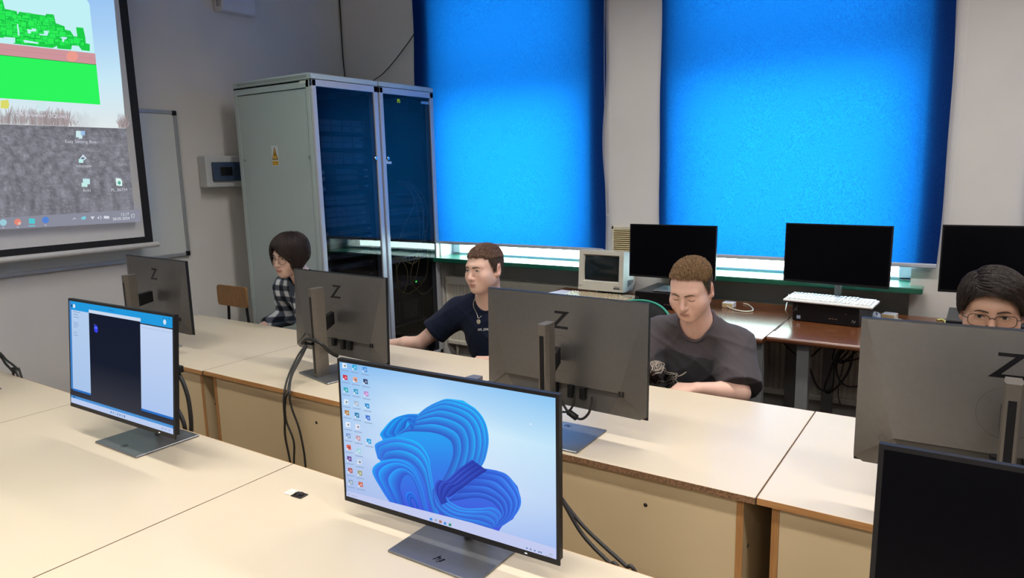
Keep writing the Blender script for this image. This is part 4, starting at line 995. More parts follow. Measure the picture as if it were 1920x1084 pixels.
b = MB(); b.rbox(-.18, -.37, .43, .18, .0, .442, .02 if False else .005); b.build('seat', M_ply, t)
for sx in (-1, 1):
    b = MB(); b.smooth = True; b.tube(cr([(sx*.10, .012, .80), (sx*.10, .012, .72), (sx*.115, .012, .55), (sx*.135, .01, .42), (sx*.15, .08, .2), (sx*.16, .13, .0)], 6), .010, 10); b.build('rear_leg', M_tube, t)
    b = MB(); b.smooth = True; b.tube(cr([(sx*.13, -.02, .42), (sx*.14, -.25, .42), (sx*.15, -.33, .38), (sx*.16, -.36, .0)], 6), .010, 10); b.build('front_leg', M_tube, t)

# ------------------------------------------------------------------ network cabinets
M_cab = pmat('cabinet_grey', (.45, .53, .53), .38, var=.015, scale=4, coat=.05)
M_door = pmat('door_frame_grey', (.50, .52, .56), .33, .1, var=.02)
M_dark = pmat('cabinet_inside', (.02, .02, .022), .7, var=.1)
M_gl = glassmat('smoked_glass', (.52, .52, .57), .85)
XF, XB = -3.67, -4.485
def cabinet(label, y0, y1, lock_side):
    t = thing('network_cabinet', label, 'cabinet', ((XF+XB)/2, (y0+y1)/2, 0), 0, 'network cabinets')
    hx, hy = (XF-XB)/2, (y1-y0)/2
    H = 2.20
    b = MB()
    for sx in (-1, 1):
        for sy in (-1, 1):
            b.rbox(sx*hx-(.035 if sx > 0 else 0)-(.026 if sx > 0 else 0), sy*hy-(.035 if sy > 0 else 0), .0, sx*hx+(0 if sx > 0 else .035)-(.026 if sx > 0 else 0), sy*hy+(0 if sy > 0 else .035), H, .003)
    b.box(-hx, -hy, .0, hx-.026, hy, .06); b.box(-hx, -hy, H-.012, hx-.026, hy, H)
    for sy in (-1, 1):
        b.rbox(-hx+.03, sy*hy-(.035 if sy > 0 else 0), H-.05, hx-.03, sy*hy+(0 if sy > 0 else .035), H, .002)
        b.rbox(-hx+.03, sy*hy-(.035 if sy > 0 else 0), .05, hx-.03, sy*hy+(0 if sy > 0 else .035), .12, .002)
    b.build('frame', M_cab, t)
    for sx in (hx-.10, -hx+.12):
        for sy in (-1, 1):
            b = MB(); b.box(sx, sy*.2415-.012, .08, sx+.03, sy*.2415+.012, H-.05); b.build('mounting_rail', M_dark, t)
    b = MB(); zb = H+.003
    b.add([(-hx, -hy, zb), (hx, -hy, zb), (hx, hy, zb), (-hx, hy, zb), (-hx+.0, -hy, zb+.03), (hx-.004, -hy, zb+.03), (hx-.004, hy, zb+.03), (-hx, hy, zb+.03), (-hx+.03, -hy+.018, zb+.042), (hx-.045, -hy+.018, zb+.042), (hx-.045, hy-.018, zb+.042), (-hx+.03, hy-.018, zb+.042)],
          [(3, 2, 1, 0), (0, 1, 5, 4), (1, 2, 6, 5), (2, 3, 7, 6), (3, 0, 4, 7), (4, 5, 9, 8), (5, 6, 10, 9), (6, 7, 11, 10), (7, 4, 8, 11), (8, 9, 10, 11)])
    b.build('roof_cap', M_cab, t)
    b = MB()
    for i in range(60): x = -hx+.045+i*.0122; b.box(x, -hy-.0008, zb+.008, x+.005, -hy+.002, zb+.026)
    b.build('roof_vent', pmat('slot_dark', (.2, .22, .22), .7), t)
    b = MB(); b.rbox(-hx+.036, -hy+.004, .13, hx-.065, -hy+.012, H-.055, .003); b.build('side_panel', M_cab, t)
    b = MB(); b.rbox(-hx+.036, hy-.012, .13, hx-.065, hy-.004, H-.055, .003); b.build('side_panel', M_cab, t)
    b = MB(); b.rbox(-hx+.0, -hy+.036, .06, -hx+.008, hy-.036, H-.02, .003); b.build('rear_panel', M_cab, t)
    b = MB()
    b.box(-hx+.036, -hy+.0125, .13, hx-.065, -hy+.0135, H-.055) ; b.box(-hx+.036, hy-.0135, .13, hx-.065, hy-.0125, H-.055); b.box(-hx+.009, -hy+.036, .06, -hx+.01, hy-.036, H-.02); b.box(-hx+.02, -hy+.03, .061, hx-.03, hy-.03, .064); b.box(-hx+.02, -hy+.03, H-.015, hx-.03, hy-.03, H-.0125)
    b.build('inner_lining', M_dark, t)
    # door
    d = MB(); x0, x1 = hx-.024, hx
    g0, g1, gz0, gz1 = -hy+.037, hy-.042, .14, H-.045
    d.rbox(x0, -hy+.002, .03, x1, g0, H-.001, .004); d.rbox(x0, g1, .03, x1, hy-.002, H-.001, .004); d.rbox(x0, -hy+.002, gz1, x1, hy-.002, H-.001, .004); d.rbox(x0, -hy+.002, .03, x1, hy-.002, gz0, .004)
    door = d.build('door_frame', M_door, t)
    d = MB(); d.box(hx-.014, g0-.004, gz0-.004, hx-.009, g1+.004, gz1+.004); d.build('glass_pane', M_gl, door)
    ly = (g1-.012) if lock_side > 0 else (g0+.022)
    d = MB(); d.smooth = True; d.lathe([(.014, hx-.008), (.014, hx-.001), (.010, hx+.003), (.009, hx+.003)], 18, (0, ly, 1.695), 'x'); d.build('lock', M_steel, door, sharp=40)
    return t, hx, hy
c1, hx, hy = cabinet('network cabinet nearer the camera, with the yellow warning sign on its grey side', 3.21, 3.812, 1)
M_lockd = pmat('lock_dark', (.15, .15, .15), .4, .5)
for px in (459, 581):
    p = atY(px, 299 if px < 500 else 296, 3.213); lx = p.x-(XF+XB)/2
    b = MB(); b.smooth = True; b.lathe([(.013, -hy-.002+.0), (.013, -hy+.006)], 18, (lx, 0, 1.703), 'y'); q = b.build('side_lock', M_alu, c1, sharp=40)
    b = MB(); b.cbox((lx, -hy-.0022, 1.703), (.004, .001, .012)); b.build('keyhole', M_lockd, q)
def onside(px, py): p = atY(px, py, 3.212); return p.x-(XF+XB)/2, p.z
sx, sz = onside(515.5, 294)
b = MB(); b.box(sx-.034, -hy+.0030, sz-.062, sx+.034, -hy+.0042, sz+.075); sg = b.build('warning_sign', pmat('sign_white', (.66, .68, .70), .4), c1)
b = MB(); b.prism([(sx-.031, sz-.020), (sx+.031, sz-.020), (sx, sz+.066)], -hy+.0024, -hy+.0032); b.build('triangle_border', M_black, sg)
b = MB(); b.prism([(sx-.0245, sz-.0155), (sx+.0245, sz-.0155), (sx, sz+.054)], -hy+.0018, -hy+.0026); b.build('triangle', pmat('sign_yellow', (.75, .42, .04), .45), sg)
b = MB(); b.prism([(sx+.002, sz+.034), (sx-.009, sz+.010), (sx-.001, sz+.011), (sx-.003, sz-.009), (sx+.009, sz+.018), (sx+.001, sz+.017), (sx+.005, sz+.034)], -hy+.0013, -hy+.0021); b.build('lightning_bolt', M_black, sg)
b = MB(); b.box(sx-.030, -hy+.0022, sz-.058, sx+.030, -hy+.0032, sz-.028); b.build('text_field', pmat('sign_yellow', (.75, .42, .04), .45), sg)
b = MB()
for tx, ts, tz in (('NIE DOTYKAĆ', .0098, -.042), ('URZĄDZENIE ELEKTRYCZNE', .0052, -.052)):
    vs, fs = text_geo(tx, ts); b.add([(v.x+sx, -hy+.0020, v.y+sz+tz) for v in vs], fs)
b.build('lettering', M_black, sg, normals=False)
b = MB(); b.box(hx-.115, -hy-.0008, 2.178, hx-.055, -hy+.0008, 2.194); b.build('maker_label', pmat('label_pale', (.68, .74, .70), .4), c1)
b = MB(); b.box(hx-.018, -hy-.0002, 2.166, hx-.008, -hy+.0035, 2.188); b.build('hinge_plug', pmat('plug_blue', (.04, .06, .25), .4), c1)
c2, hx, hy = cabinet('network cabinet in the room corner, with a green digit display behind its glass', 3.827, 4.425, -1)
b = MB(); b.box(hx-.008, -hy+.040, 1.655, hx-.0065, -hy+.095, 1.672); b.prism([(-hy+.036, 1.655), (-hy+.062, 1.655), (-hy+.049, 1.69)], hx-.008, hx-.0062, 'yz'); b.build('sticker', pmat('sticker_white', (.6, .62, .66), .4), c2)
b = MB(); b.box(hx-.008, hy-.14, 2.108, hx-.0065, hy-.047, 2.128); b.build('maker_label', pmat('label_grey', (.4, .43, .46), .3, .5), c2)
# equipment in the cabinets
M_srv = pmat('server_front', (.13, .135, .145), .45, .5, var=.12, scale=60)
M_srvd = pmat('server_dark', (.03, .03, .034), .5, .2, var=.2)
M_sled = pmat('server_sled', (.22, .225, .235), .4, .6, var=.1)
M_lab = pmat('label_white', (.38, .38, .38), .6)
ordn = ['topmost', 'second', 'third', 'fourth', 'fifth', 'sixth', 'seventh', 'eighth', 'ninth', 'tenth', 'eleventh', 'twelfth', 'thirteenth', 'fourteenth']
def device(kind, label, yc, zc, units=1, depth=.55, grp=None, xf=XF-.075, cat='server'):
    t = thing(kind, label, cat, (xf, yc, zc), 0, grp)
    h = .0443*units-.002; w = .222
    b = MB(); b.box(-depth, -w+.004, 0, -.004, w-.004, h); b.build('case', M_srvd, t)
    if kind == 'rack_server':
        b = MB(); b.rbox(-.006, -w, .001, .004, w, h-.001, .002); b.build('front_plate', M_srv, t)
        b = MB()
        for r in range(2 if units > 1 else 1):
            for i in range(4):
                y = -w+.03+i*.095
                b.rbox(.003, y, .006+r*h*.48, .010, y+.088, h*(.46 if units > 1 else .8)+r*h*.46, .001)
        b.build('drive_bay', M_sled, t)
        for sy in (-1, 1):
            b = MB(); b.rbox(-.002, sy*.229-.010, 0, .006, sy*.229+.010, h, .002); b.build('ear', M_srvd, t)
        b = MB()
        for i in range(3): b.cbox((.0108, w-.03-i*.013, h*.72), (.001, .007, .008))
        b.build('port', M_black, t)
        b = MB(); b.box(.0102, w-.09, h*.2, .0112, w-.05, h*.3); b.build('label', M_lab, t)
    else:
        b = MB(); b.rbox(-.006, -.238, .001, .004, .238, h-.001, .002); b.build('front_plate', M_srvd, t)
        b = MB()
        for r in (0, 1):
            for i in range(14 if kind == 'network_switch' else 20): b.box(.003, -.075+i*(.0145 if kind == 'network_switch' else .013), .008+r*.015, .0052, -.075+i*(.0145 if kind == 'network_switch' else .013)+.010, .018+r*.015)
        b.build('port', pmat('port_grey', (.17, .175, .18), .5), t)
        b = MB(); b.box(.0035, .19, .024, .005, .225, .034); b.box(.0035, -.228, .006, .005, -.18, .032); b.build('label', M_lab, t)
    return t
yc = 3.511
for i, z in enumerate((1.872, 1.762, 1.652)): device('rack_server', 'flat grey server %s from the top in the nearer cabinet' % ordn[i], yc, z, 2, grp='servers in the nearer cabinet')
for i, z in enumerate((1.585, 1.54, 1.472)): device('network_switch', 'thin dark network switch %s from the top in the nearer cabinet' % ordn[i], yc, z, 1, .35, 'switches in the nearer cabinet', cat='network switch')
for i, z in enumerate((1.375, 1.295, 1.225)): device('rack_server', 'flat grey server %s from the top in the nearer cabinet' % ordn[i+3], yc, z, 1.6, grp='servers in the nearer cabinet')
for i, z in enumerate((1.165, 1.11, 1.0, .92, .83)): device('network_switch', 'thin dark network switch %s from the top in the nearer cabinet' % ordn[i+3], yc, z, 1, .35, 'switches in the nearer cabinet', cat='network switch')
for i, z in enumerate((.66, .50, .34)): device('rack_server', 'flat grey server %s from the top in the nearer cabinet' % ordn[i+6], yc, z, 2, grp='servers in the nearer cabinet')
yc = 4.13
t = thing('display_unit', 'dark unit with a green number display at the top of the corner cabinet', 'display unit', (XF-.06, yc, 2.085))
b = MB(); b.rbox(-.2, -.238, -.04, 0, .238, .045, .003); b.build('case', M_srvd, t)
b = MB()
SEG = {'2': 'abged', '5': 'afgcd'}
def seg(mb, ch, y, z, w, h, th):
    S = {'a': (0, h, w, h), 'g': (0, h/2, w, h/2), 'd': (0, 0, w, 0), 'f': (0, h/2, 0, h), 'b': (w, h/2, w, h), 'e': (0, 0, 0, h/2), 'c': (w, 0, w, h/2)}
    for s_ in SEG[ch]:
        a = S[s_]; mb.box(.0004, y+a[0]-th/2, z+a[1]-th/2, .0012, y+a[2]+th/2, z+a[3]+th/2)
pd = atX(747, 189, XF-.06)
seg(b, '2', pd.y-yc-.013, pd.z-2.085-.011, .010, .022, .003); seg(b, '5', pd.y-yc+.005, pd.z-2.085-.011, .010, .022, .003)
b.build('digits', emat('green_digits', 'c8ff20', 2.2), t)
t = thing('cabinet_shelf', 'dark shelf with small boxes half way up the corner cabinet', 'shelf', (XF-.12, yc, 1.43))
b = MB(); b.box(-.5, -.235, 0, 0, .235, .006); b.box(-.004, -.235, -.012, 0, .235, .006); b.build('plate', pmat('shelf_grey', (.2, .2, .21), .5, .5), t)
for i, z in enumerate((1.345, 1.27, 1.19)): device('rack_server', 'blue-lit server %s from the top below the shelf of the corner cabinet' % ordn[i], yc, z, 1.2, grp='servers in the corner cabinet')
for i, z in enumerate((1.09, 1.02)): device('network_switch', 'dark switch %s from the top behind the hanging cables of the corner cabinet' % ordn[i], yc, z, 1, .35, 'switches in the corner cabinet', cat='network switch')
t = thing('patch_bay', 'pale patch panel where the yellow cables gather in the corner cabinet', 'patch panel', (XF-.085, yc, .90))
b = MB(); b.rbox(-.25, -.225, 0, 0, .225, .05, .002); b.build('case', M_srvd, t)
b = MB(); b.box(-.001, -.22, .002, .003, .22, .047); b.build('front_plate', pmat('panel_pale', (.40, .40, .38), .4, .3), t)
b = MB()
for i in range(5): b.box(.0028, -.02+i*.045, .014, .0042, .014+i*.045, .034)
b.build('slot', M_black, t)
t = thing('fibre_switch', 'grey fibre switch with a green light in the corner cabinet', 'network switch', (XF-.10, yc, .70))
b = MB(); b.rbox(-.25, -.215, 0, 0, .215, .045, .002); b.build('case', pmat('switch_grey', (.24, .24, .23), .45, .3), t)
pg = atX(782, 548, XF-.095)
b = MB(); b.cbox((.0015, pg.y-yc, pg.z-.70 if abs(pg.z-.72) < .03 else .022), (.003, .012, .012)); b.build('green_light', emat('green_led', '40ff60', 3), t)
b = MB(); b.cbox((.001, -.19, .02), (.002, .02, .012)); b.build('label', M_lab, t)
for i, (z, lab) in enumerate(((.43, 'black computer tower standing low behind the corner cabinet glass'),)):
    t = thing('rack_computer', lab, 'computer', (XF-.10, yc-.02, z))
    b = MB(); b.rbox(-.4, -.2, 0, 0, .2, .17, .004); b.build('case', M_srvd, t)
    b = MB()
    for k in range(8): b.box(0, -.03, .02+k*.017, .003, .13, .028+k*.017)
    b.build('front_slot', pmat('port_grey', (.17, .175, .18), .5), t)
t = thing('cabinet_shelf', 'pale edged shelf at the bottom of the corner cabinet', 'shelf', (XF-.10, yc, .40))
b = MB(); b.box(-.5, -.235, 0, 0, .235, .006); b.box(-.004, -.235, -.01, 0, .235, .008); b.build('plate', pmat('shelf_pale', (.35, .35, .33), .4, .5), t)
# yellow fibre cables
M_fib = pmat('fibre_yellow', (.58, .40, .13), .4, var=.08)
M_fibw = pmat('fibre_pale', (.55, .52, .45), .4, var=.08)
def k8(x, y, X): return atX(580+x*.18453, 460+y*.18453, X)
def k7(x, y, X): return atX(560+x*.3043, 150+y*.3043, X)
XC = XF-.045
fl = [
 ('yellow fibre cable in the widest loop of the corner cabinet', [(1110, 60), (1060, 170), (1030, 280), (1035, 360), (1075, 430), (1130, 480), (1180, 490)], M_fib),
 ('yellow fibre cable in a round loop below the patch panel', [(960, 150), (900, 200), (888, 300), (915, 370), (985, 402), (1050, 370), (1095, 280), (1120, 120)], M_fib),
 ('yellow fibre cable falling straight then turning along the grey switch', [(870, 120), (885, 250), (895, 380), (915, 450), (990, 488), (1050, 470), (1130, 400), (1185, 320), (1205, 200), (1200, 60)], M_fib),
 ('yellow fibre cable crossing over the left of the patch panel', [(860, 130), (930, 150), (985, 230), (1000, 340), (985, 420), (950, 490)], M_fib),
 ('pale fibre cable sweeping far right inside the corner cabinet', [(1190, 40), (1245, 120), (1280, 240), (1275, 350), (1230, 450), (1165, 495), (1130, 490)], M_fibw),
 ('yellow fibre cable bunched above the patch panel', [(880, 115), (930, 140), (1000, 175), (1060, 185), (1105, 140), (1115, 60)], M_fib),
 ('yellow fibre cable curving into the patch panel slots', [(870, 170), (920, 130), (960, 120), (1010, 160), (1050, 200)], M_fib)]
for i, (lab, pts, mt) in enumerate(fl): cable('fibre_cable', lab, [k8(x, y, XC-.004*(i % 3)) for x, y in pts], .0034, mt, 'fibre cables in the corner cabinet', 10)
fw_ = [('leftmost pale cable rising to the shelf of the corner cabinet', [(610, 1010), (650, 900), (700, 800), (712, 745), (690, 690), (650, 650), (620, 640)]),
       ('second pale cable bending over from the shelf of the corner cabinet', [(740, 1060), (745, 950), (738, 850), (720, 750), (690, 680), (640, 630), (600, 625)]),
       ('third pale cable bending over from the shelf of the corner cabinet', [(755, 1060), (768, 930), (765, 820), (745, 730), (710, 670), (660, 625)]),
       ('fourth pale cable bending over from the shelf of the corner cabinet', [(790, 1020), (772, 930), (770, 820), (755, 740), (725, 690), (680, 640)]),
       ('rightmost pale cable bending over from the shelf of the corner cabinet', [(775, 1000), (792, 900), (792, 790), (770, 720), (730, 670), (680, 620)])]
for i, (lab, pts) in enumerate(fw_): cable('patch_cable', lab, [k7(x, y, XC-.004*(i % 3)) for x, y in pts], .0022, M_fibw, 'pale cables in the corner cabinet', 10)
# ------------------------------------------------------------------ people
def smin(a, b, k):
    if k <= 0: return np.minimum(a, b)
    h = np.clip(.5+.5*(b-a)/k, 0, 1); return b+(a-b)*h-k*h*(1-h)
def rotm(rx=0, ry=0, rz=0):
    return np.array((Matrix.Rotation(rz, 3, 'Z') @ Matrix.Rotation(ry, 3, 'Y') @ Matrix.Rotation(rx, 3, 'X')))
class Field:
    """signed distance grid; parts are blended together and the zero level becomes one skin"""
    def __init__(s, lo, hi, vox):
        s.lo = np.array(lo, float); s.vox = vox; s.n = np.ceil((np.array(hi)-s.lo)/vox).astype(int)+1
        s.ax = [s.lo[i]+vox*np.arange(s.n[i]) for i in range(3)]
        s.V = np.full(s.n, .05, np.float32); s.fr = (np.zeros(3), np.eye(3))
    def sl(s, lo, hi):
        a = np.clip(np.floor((np.array(lo)-s.lo)/s.vox).astype(int), 0, s.n); b = np.clip(np.ceil((np.array(hi)-s.lo)/s.vox).astype(int)+1, 0, s.n)
        if (b <= a).any(): return None, None
        S = tuple(slice(x, y) for x, y in zip(a, b))
        g = np.meshgrid(*[s.ax[i][S[i]] for i in range(3)], indexing='ij')
        return S, g
    def local(s, g):
        o, R = s.fr
        d = [g[i]-o[i] for i in range(3)]
        return [d[0]*R[0, j]+d[1]*R[1, j]+d[2]*R[2, j] for j in range(3)]
    def put(s, fn, lo, hi, k, sub=False):
        m = k+3*s.vox; lo = np.array(lo)-m; hi = np.array(hi)+m
        o, R = s.fr
        c = np.array([[lo[0] if i & 1 else hi[0], lo[1] if i & 2 else hi[1], lo[2] if i & 4 else hi[2]] for i in range(8)]) @ R.T + o
        S, g = s.sl(c.min(0), c.max(0))
        if S is None: return s
        d = fn(*s.local(g))
        if sub: s.V[S] = -smin(-s.V[S], d, k)
        else: s.V[S] = smin(s.V[S], d, k)
        return s
    def ell(s, c, r, k=.01, sub=False, R=None):
        c = np.array(c, float); r = np.array(r if isinstance(r, (tuple, list)) else (r,)*3, float)
        def f(x, y, z):
            q = [x-c[0], y-c[1], z-c[2]]
            if R is not None: q = [q[0]*R[0, j]+q[1]*R[1, j]+q[2]*R[2, j] for j in range(3)]
            k0 = np.sqrt(sum((q[i]/r[i])**2 for i in range(3))); k1 = np.sqrt(sum((q[i]/r[i]**2)**2 for i in range(3)))+1e-9
            return k0*(k0-1)/k1
        e = r if R is None else np.array([r.max()]*3)
        return s.put(f, c-e, c+e, k, sub)
    def cone(s, a, b, ra, rb, k=.01, sub=False, cut=None, sq=None):
        a = np.array(a, float); b = np.array(b, float); ab = b-a; L = ab@ab+1e-12
        def f(x, y, z):
            px, py, pz = x-a[0], y-a[1], z-a[2]
            t = np.clip((px*ab[0]+py*ab[1]+pz*ab[2])/L, 0, 1)
            d = np.sqrt((px-t*ab[0])**2+(py-t*ab[1])**2+(pz-t*ab[2])**2)-(ra+(rb-ra)*t)
            if cut is not None:
                t2 = ((px*ab[0]+py*ab[1]+pz*ab[2])/L-cut)*math.sqrt(L); d = np.maximum(d, t2)
            return d
        m = max(ra, rb)
        return s.put(f, np.minimum(a, b)-m, np.maximum(a, b)+m, k, sub)
    def cutplane(s, p, n):
        o, R = s.fr
        g = np.meshgrid(*s.ax, indexing='ij', sparse=True); n = np.array(n, float); n /= np.linalg.norm(n)
        s.V = np.maximum(s.V, ((g[0]-p[0])*n[0]+(g[1]-p[1])*n[1]+(g[2]-p[2])*n[2]).astype(np.float32)); return s
    def disp(s, fn):
        g = np.meshgrid(*s.ax, indexing='ij', sparse=True); s.V = (s.V+fn(*g)).astype(np.float32); return s
    def skin(s):
        V = s.V; ins = V < 0
        n = np.array(V.shape)-1
        c = np.zeros(n, np.int8)
        for i in (0, 1):
            for j in (0, 1):
                for k in (0, 1): c += ins[i:n[0]+i, j:n[1]+j, k:n[2]+k]
        cell = np.argwhere((c > 0) & (c < 8))
        idx = -np.ones(n, np.int64); idx[tuple(cell.T)] = np.arange(len(cell))
        P = np.zeros((len(cell), 3)); cnt = np.zeros(len(cell))
        cor = [(i, j, k) for i in (0, 1) for j in (0, 1) for k in (0, 1)]
        val = {q: V[cell[:, 0]+q[0], cell[:, 1]+q[1], cell[:, 2]+q[2]].astype(float) for q in cor}
        for q in cor:
            for ax in range(3):
                if q[ax] == 0:
                    r = list(q); r[ax] = 1; r = tuple(r)
                    a, b = val[q], val[r]; mk = (a < 0) != (b < 0)
                    t = np.where(mk, a/(a-b+1e-12), 0)
                    pt = np.array(q, float)[None, :].repeat(len(cell), 0); pt[:, ax] += t
                    P[mk] += pt[mk]; cnt[mk] += 1
        P = (cell+P/cnt[:, None])*s.vox+s.lo
        F = []
        for ax in range(3):
            u, v = (ax+1) % 3, (ax+2) % 3
            a = [slice(0, None)]*3; b = [slice(0, None)]*3
            a[ax] = slice(0, -1); b[ax] = slice(1, None)
            A, B = ins[tuple(a)], ins[tuple(b)]
            e = np.argwhere(A != B); e = e[(e[:, u] > 0) & (e[:, v] > 0) & (e[:, u] < n[u]) & (e[:, v] < n[v]) & (e[:, ax] < n[ax])]
            if not len(e): continue
            def off(du, dv): q = e.copy(); q[:, u] += du; q[:, v] += dv; return idx[tuple(q.T)]
            quad = np.stack([off(-1, -1), off(0, -1), off(0, 0), off(-1, 0)], 1)
            fl = ~A[tuple(e.T)]; quad[fl] = quad[fl][:, ::-1]; F.append(quad)
        return P, np.concatenate(F)
def relax(P, F, it=1, w=.5):
    e = np.concatenate([F[:, [0, 1]], F[:, [1, 2]], F[:, [2, 3]], F[:, [3, 0]]]); e = np.concatenate([e, e[:, ::-1]])
    for _ in range(it):
        s = np.zeros_like(P); c = np.zeros(len(P)); np.add.at(s, e[:, 0], P[e[:, 1]]); np.add.at(c, e[:, 0], 1)
        P = P+w*(s/np.maximum(c, 1)[:, None]-P)
    return P
def npmesh(name, P, F, mat, cols=None, parent=None, origin=None, smooth=True):
    o = np.array(origin) if origin is not None else np.zeros(3)
    me = bpy.data.meshes.new(name); me.from_pydata((P-o).tolist(), [], F.tolist()); me.materials.append(mat)
    me.polygons.foreach_set('use_smooth', [smooth]*len(me.polygons))
    ca = me.color_attributes.new('Col', 'FLOAT_COLOR', 'POINT'); buf = np.ones((len(P), 4), np.float32)
    if cols is not None: buf[:, :3] = cols
    ca.data.foreach_set('color', buf.ravel()); me.update()
    ob = bpy.data.objects.new(name, me); COL.objects.link(ob)
    if parent: ob.parent = parent
    return ob
M_skin = colmat('skin', .52, sss=.12, spec=.35, bump=.10, bscale=420)
M_hair = colmat('hair', .52, spec=.32)
M_cloth = colmat('cotton', .88, spec=.15, bump=.25, bscale=700, sheen=.05)
M_eye = colmat('eyeball', .12, spec=.6)
M_lens = glassmat('spectacle_lens', (.97, .97, .96), .9)
HEADP = dict(jaw=1., wide=1., nose=1.)
def head_parts(F, closed=False, thin=1., nose=1., jaw=1., ears=True, brow=1., bt=1., ch=.84):
    Z = lambda z: z if z > -.03 else -.03+(z+.03)*ch
    F.ell((0, .018, .038), (.0735*thin, .092, .080), 0)
    F.ell((0, -.018, .012), (.0655*thin, .071, .078), .03)
    F.ell((0, -.030, Z(-.055)), (.0525*jaw*thin, .052, .052*(.5+.5*ch)), .03)
    F.ell((0, -.064, Z(-.098)), (.024*jaw, .021, .018), .028)
    for s in (-1, 1):
        F.cone((s*.053*jaw*thin, .014, Z(-.042)), (s*.022*jaw, -.058, Z(-.092)), .018, .014, .03)
        F.ell((s*.042*thin, -.053, -.020), (.024, .024, .022), .03); F.ell((s*.043*thin, -.036, Z(-.042)), (.020, .034, .030), .03)
        F.cone((s*.010, -.082, .029), (s*.042*thin, -.066, .027), .0105*brow, .0095, .016)
    for s in (-1, 1): F.ell((s*.031, -.0955, .008), (.018, .016, .0115), .012, True)
    for s in (-1, 1): F.ell((s*.0312, -.0722, .0068), (.0155, .0137, .0125), .006)
    F.cone((0, -.081, .020), (0, -.103*1.0, -.020), .0082, .0098, .014)
    F.ell((0, -.1035-.003*nose, -.027), (.0104*nose, .0110, .0090), .008)
    for s in (-1, 1): F.ell((s*.0122*nose, -.0945, -.0305), (.0070, .0100, .0074), .006)
    for s in (-1, 1): F.ell((s*.0063, -.1015, -.0395), (.0034, .0062, .0042), .003, True)
    F.ell((0, -.071, Z(-.063)), (.030, .022, .023), .02)
    for s in (-1, 1):
        F.cone((s*.022, -.0815, Z(-.0650)), (s*.0035, -.0945, Z(-.0602)), .0036, .0052, .005)
        F.cone((s*.018, -.0815, Z(-.0670)), (0, -.0925, Z(-.0722)), .0034, .0062, .006)
    for s in (-1, 1): F.cone((s*.0225, -.083, Z(-.0658)), (0, -.1003, Z(-.0660)), .0016, .0018, .003, True)
    F.cone((-.010, -.0945, Z(-.0855)), (.010, -.0945, Z(-.0855)), .0042, .0042, .012, True)
    if not closed:
        for s in (-1, 1): F.ell((s*.0315, -.0875, .0066), (.0130, .0098, .0037), .0015, True, rotm(0, s*rad(-4), 0))
    if ears:
        for s in (-1, 1):
            R = rotm(rad(-12), 0, s*rad(22))
            F.ell((s*.0755*thin, .020, .000), (.0085, .019, .031), .006, False, R)
            F.ell((s*.0815*thin, .015, -.001), (.0065, .0105, .019), .005, True, R)
            F.ell((s*.0735*thin, .008, -.022), (.008, .010, .010), .008)
def skull(P):
    """smooth scalp distance in head coordinates"""
    def e(c, r):
        q = P-np.array(c); r = np.array(r); k0 = np.sqrt(((q/r)**2).sum(1)); k1 = np.sqrt(((q/r**2)**2).sum(1))+1e-9; return k0*(k0-1)/k1
    return smin(smin(e((0, .018, .038), (.0735, .092, .080)), e((0, -.018, .012), (.0655, .071, .078)), .03), e((0, -.026, -.055), (.056, .055, .050)), .03)
def grad(P, f, h=.002):
    G = np.stack([f(P+np.eye(3)[i]*h)-f(P-np.eye(3)[i]*h) for i in range(3)], 1); return G/(np.linalg.norm(G, axis=1)[:, None]+1e-9)
def hairline(P, front=.060, temple=.050, burn=-.012, back=-.068):
    th = np.degrees(np.abs(np.arctan2(P[:, 0], -(P[:, 1]-.01))))
    return np.interp(th, [0, 30, 52, 66, 76, 86, 94, 112, 122, 140, 180], [front, front-.002, temple, .022, burn, burn+.004, .034, .034, -.02, back, back])
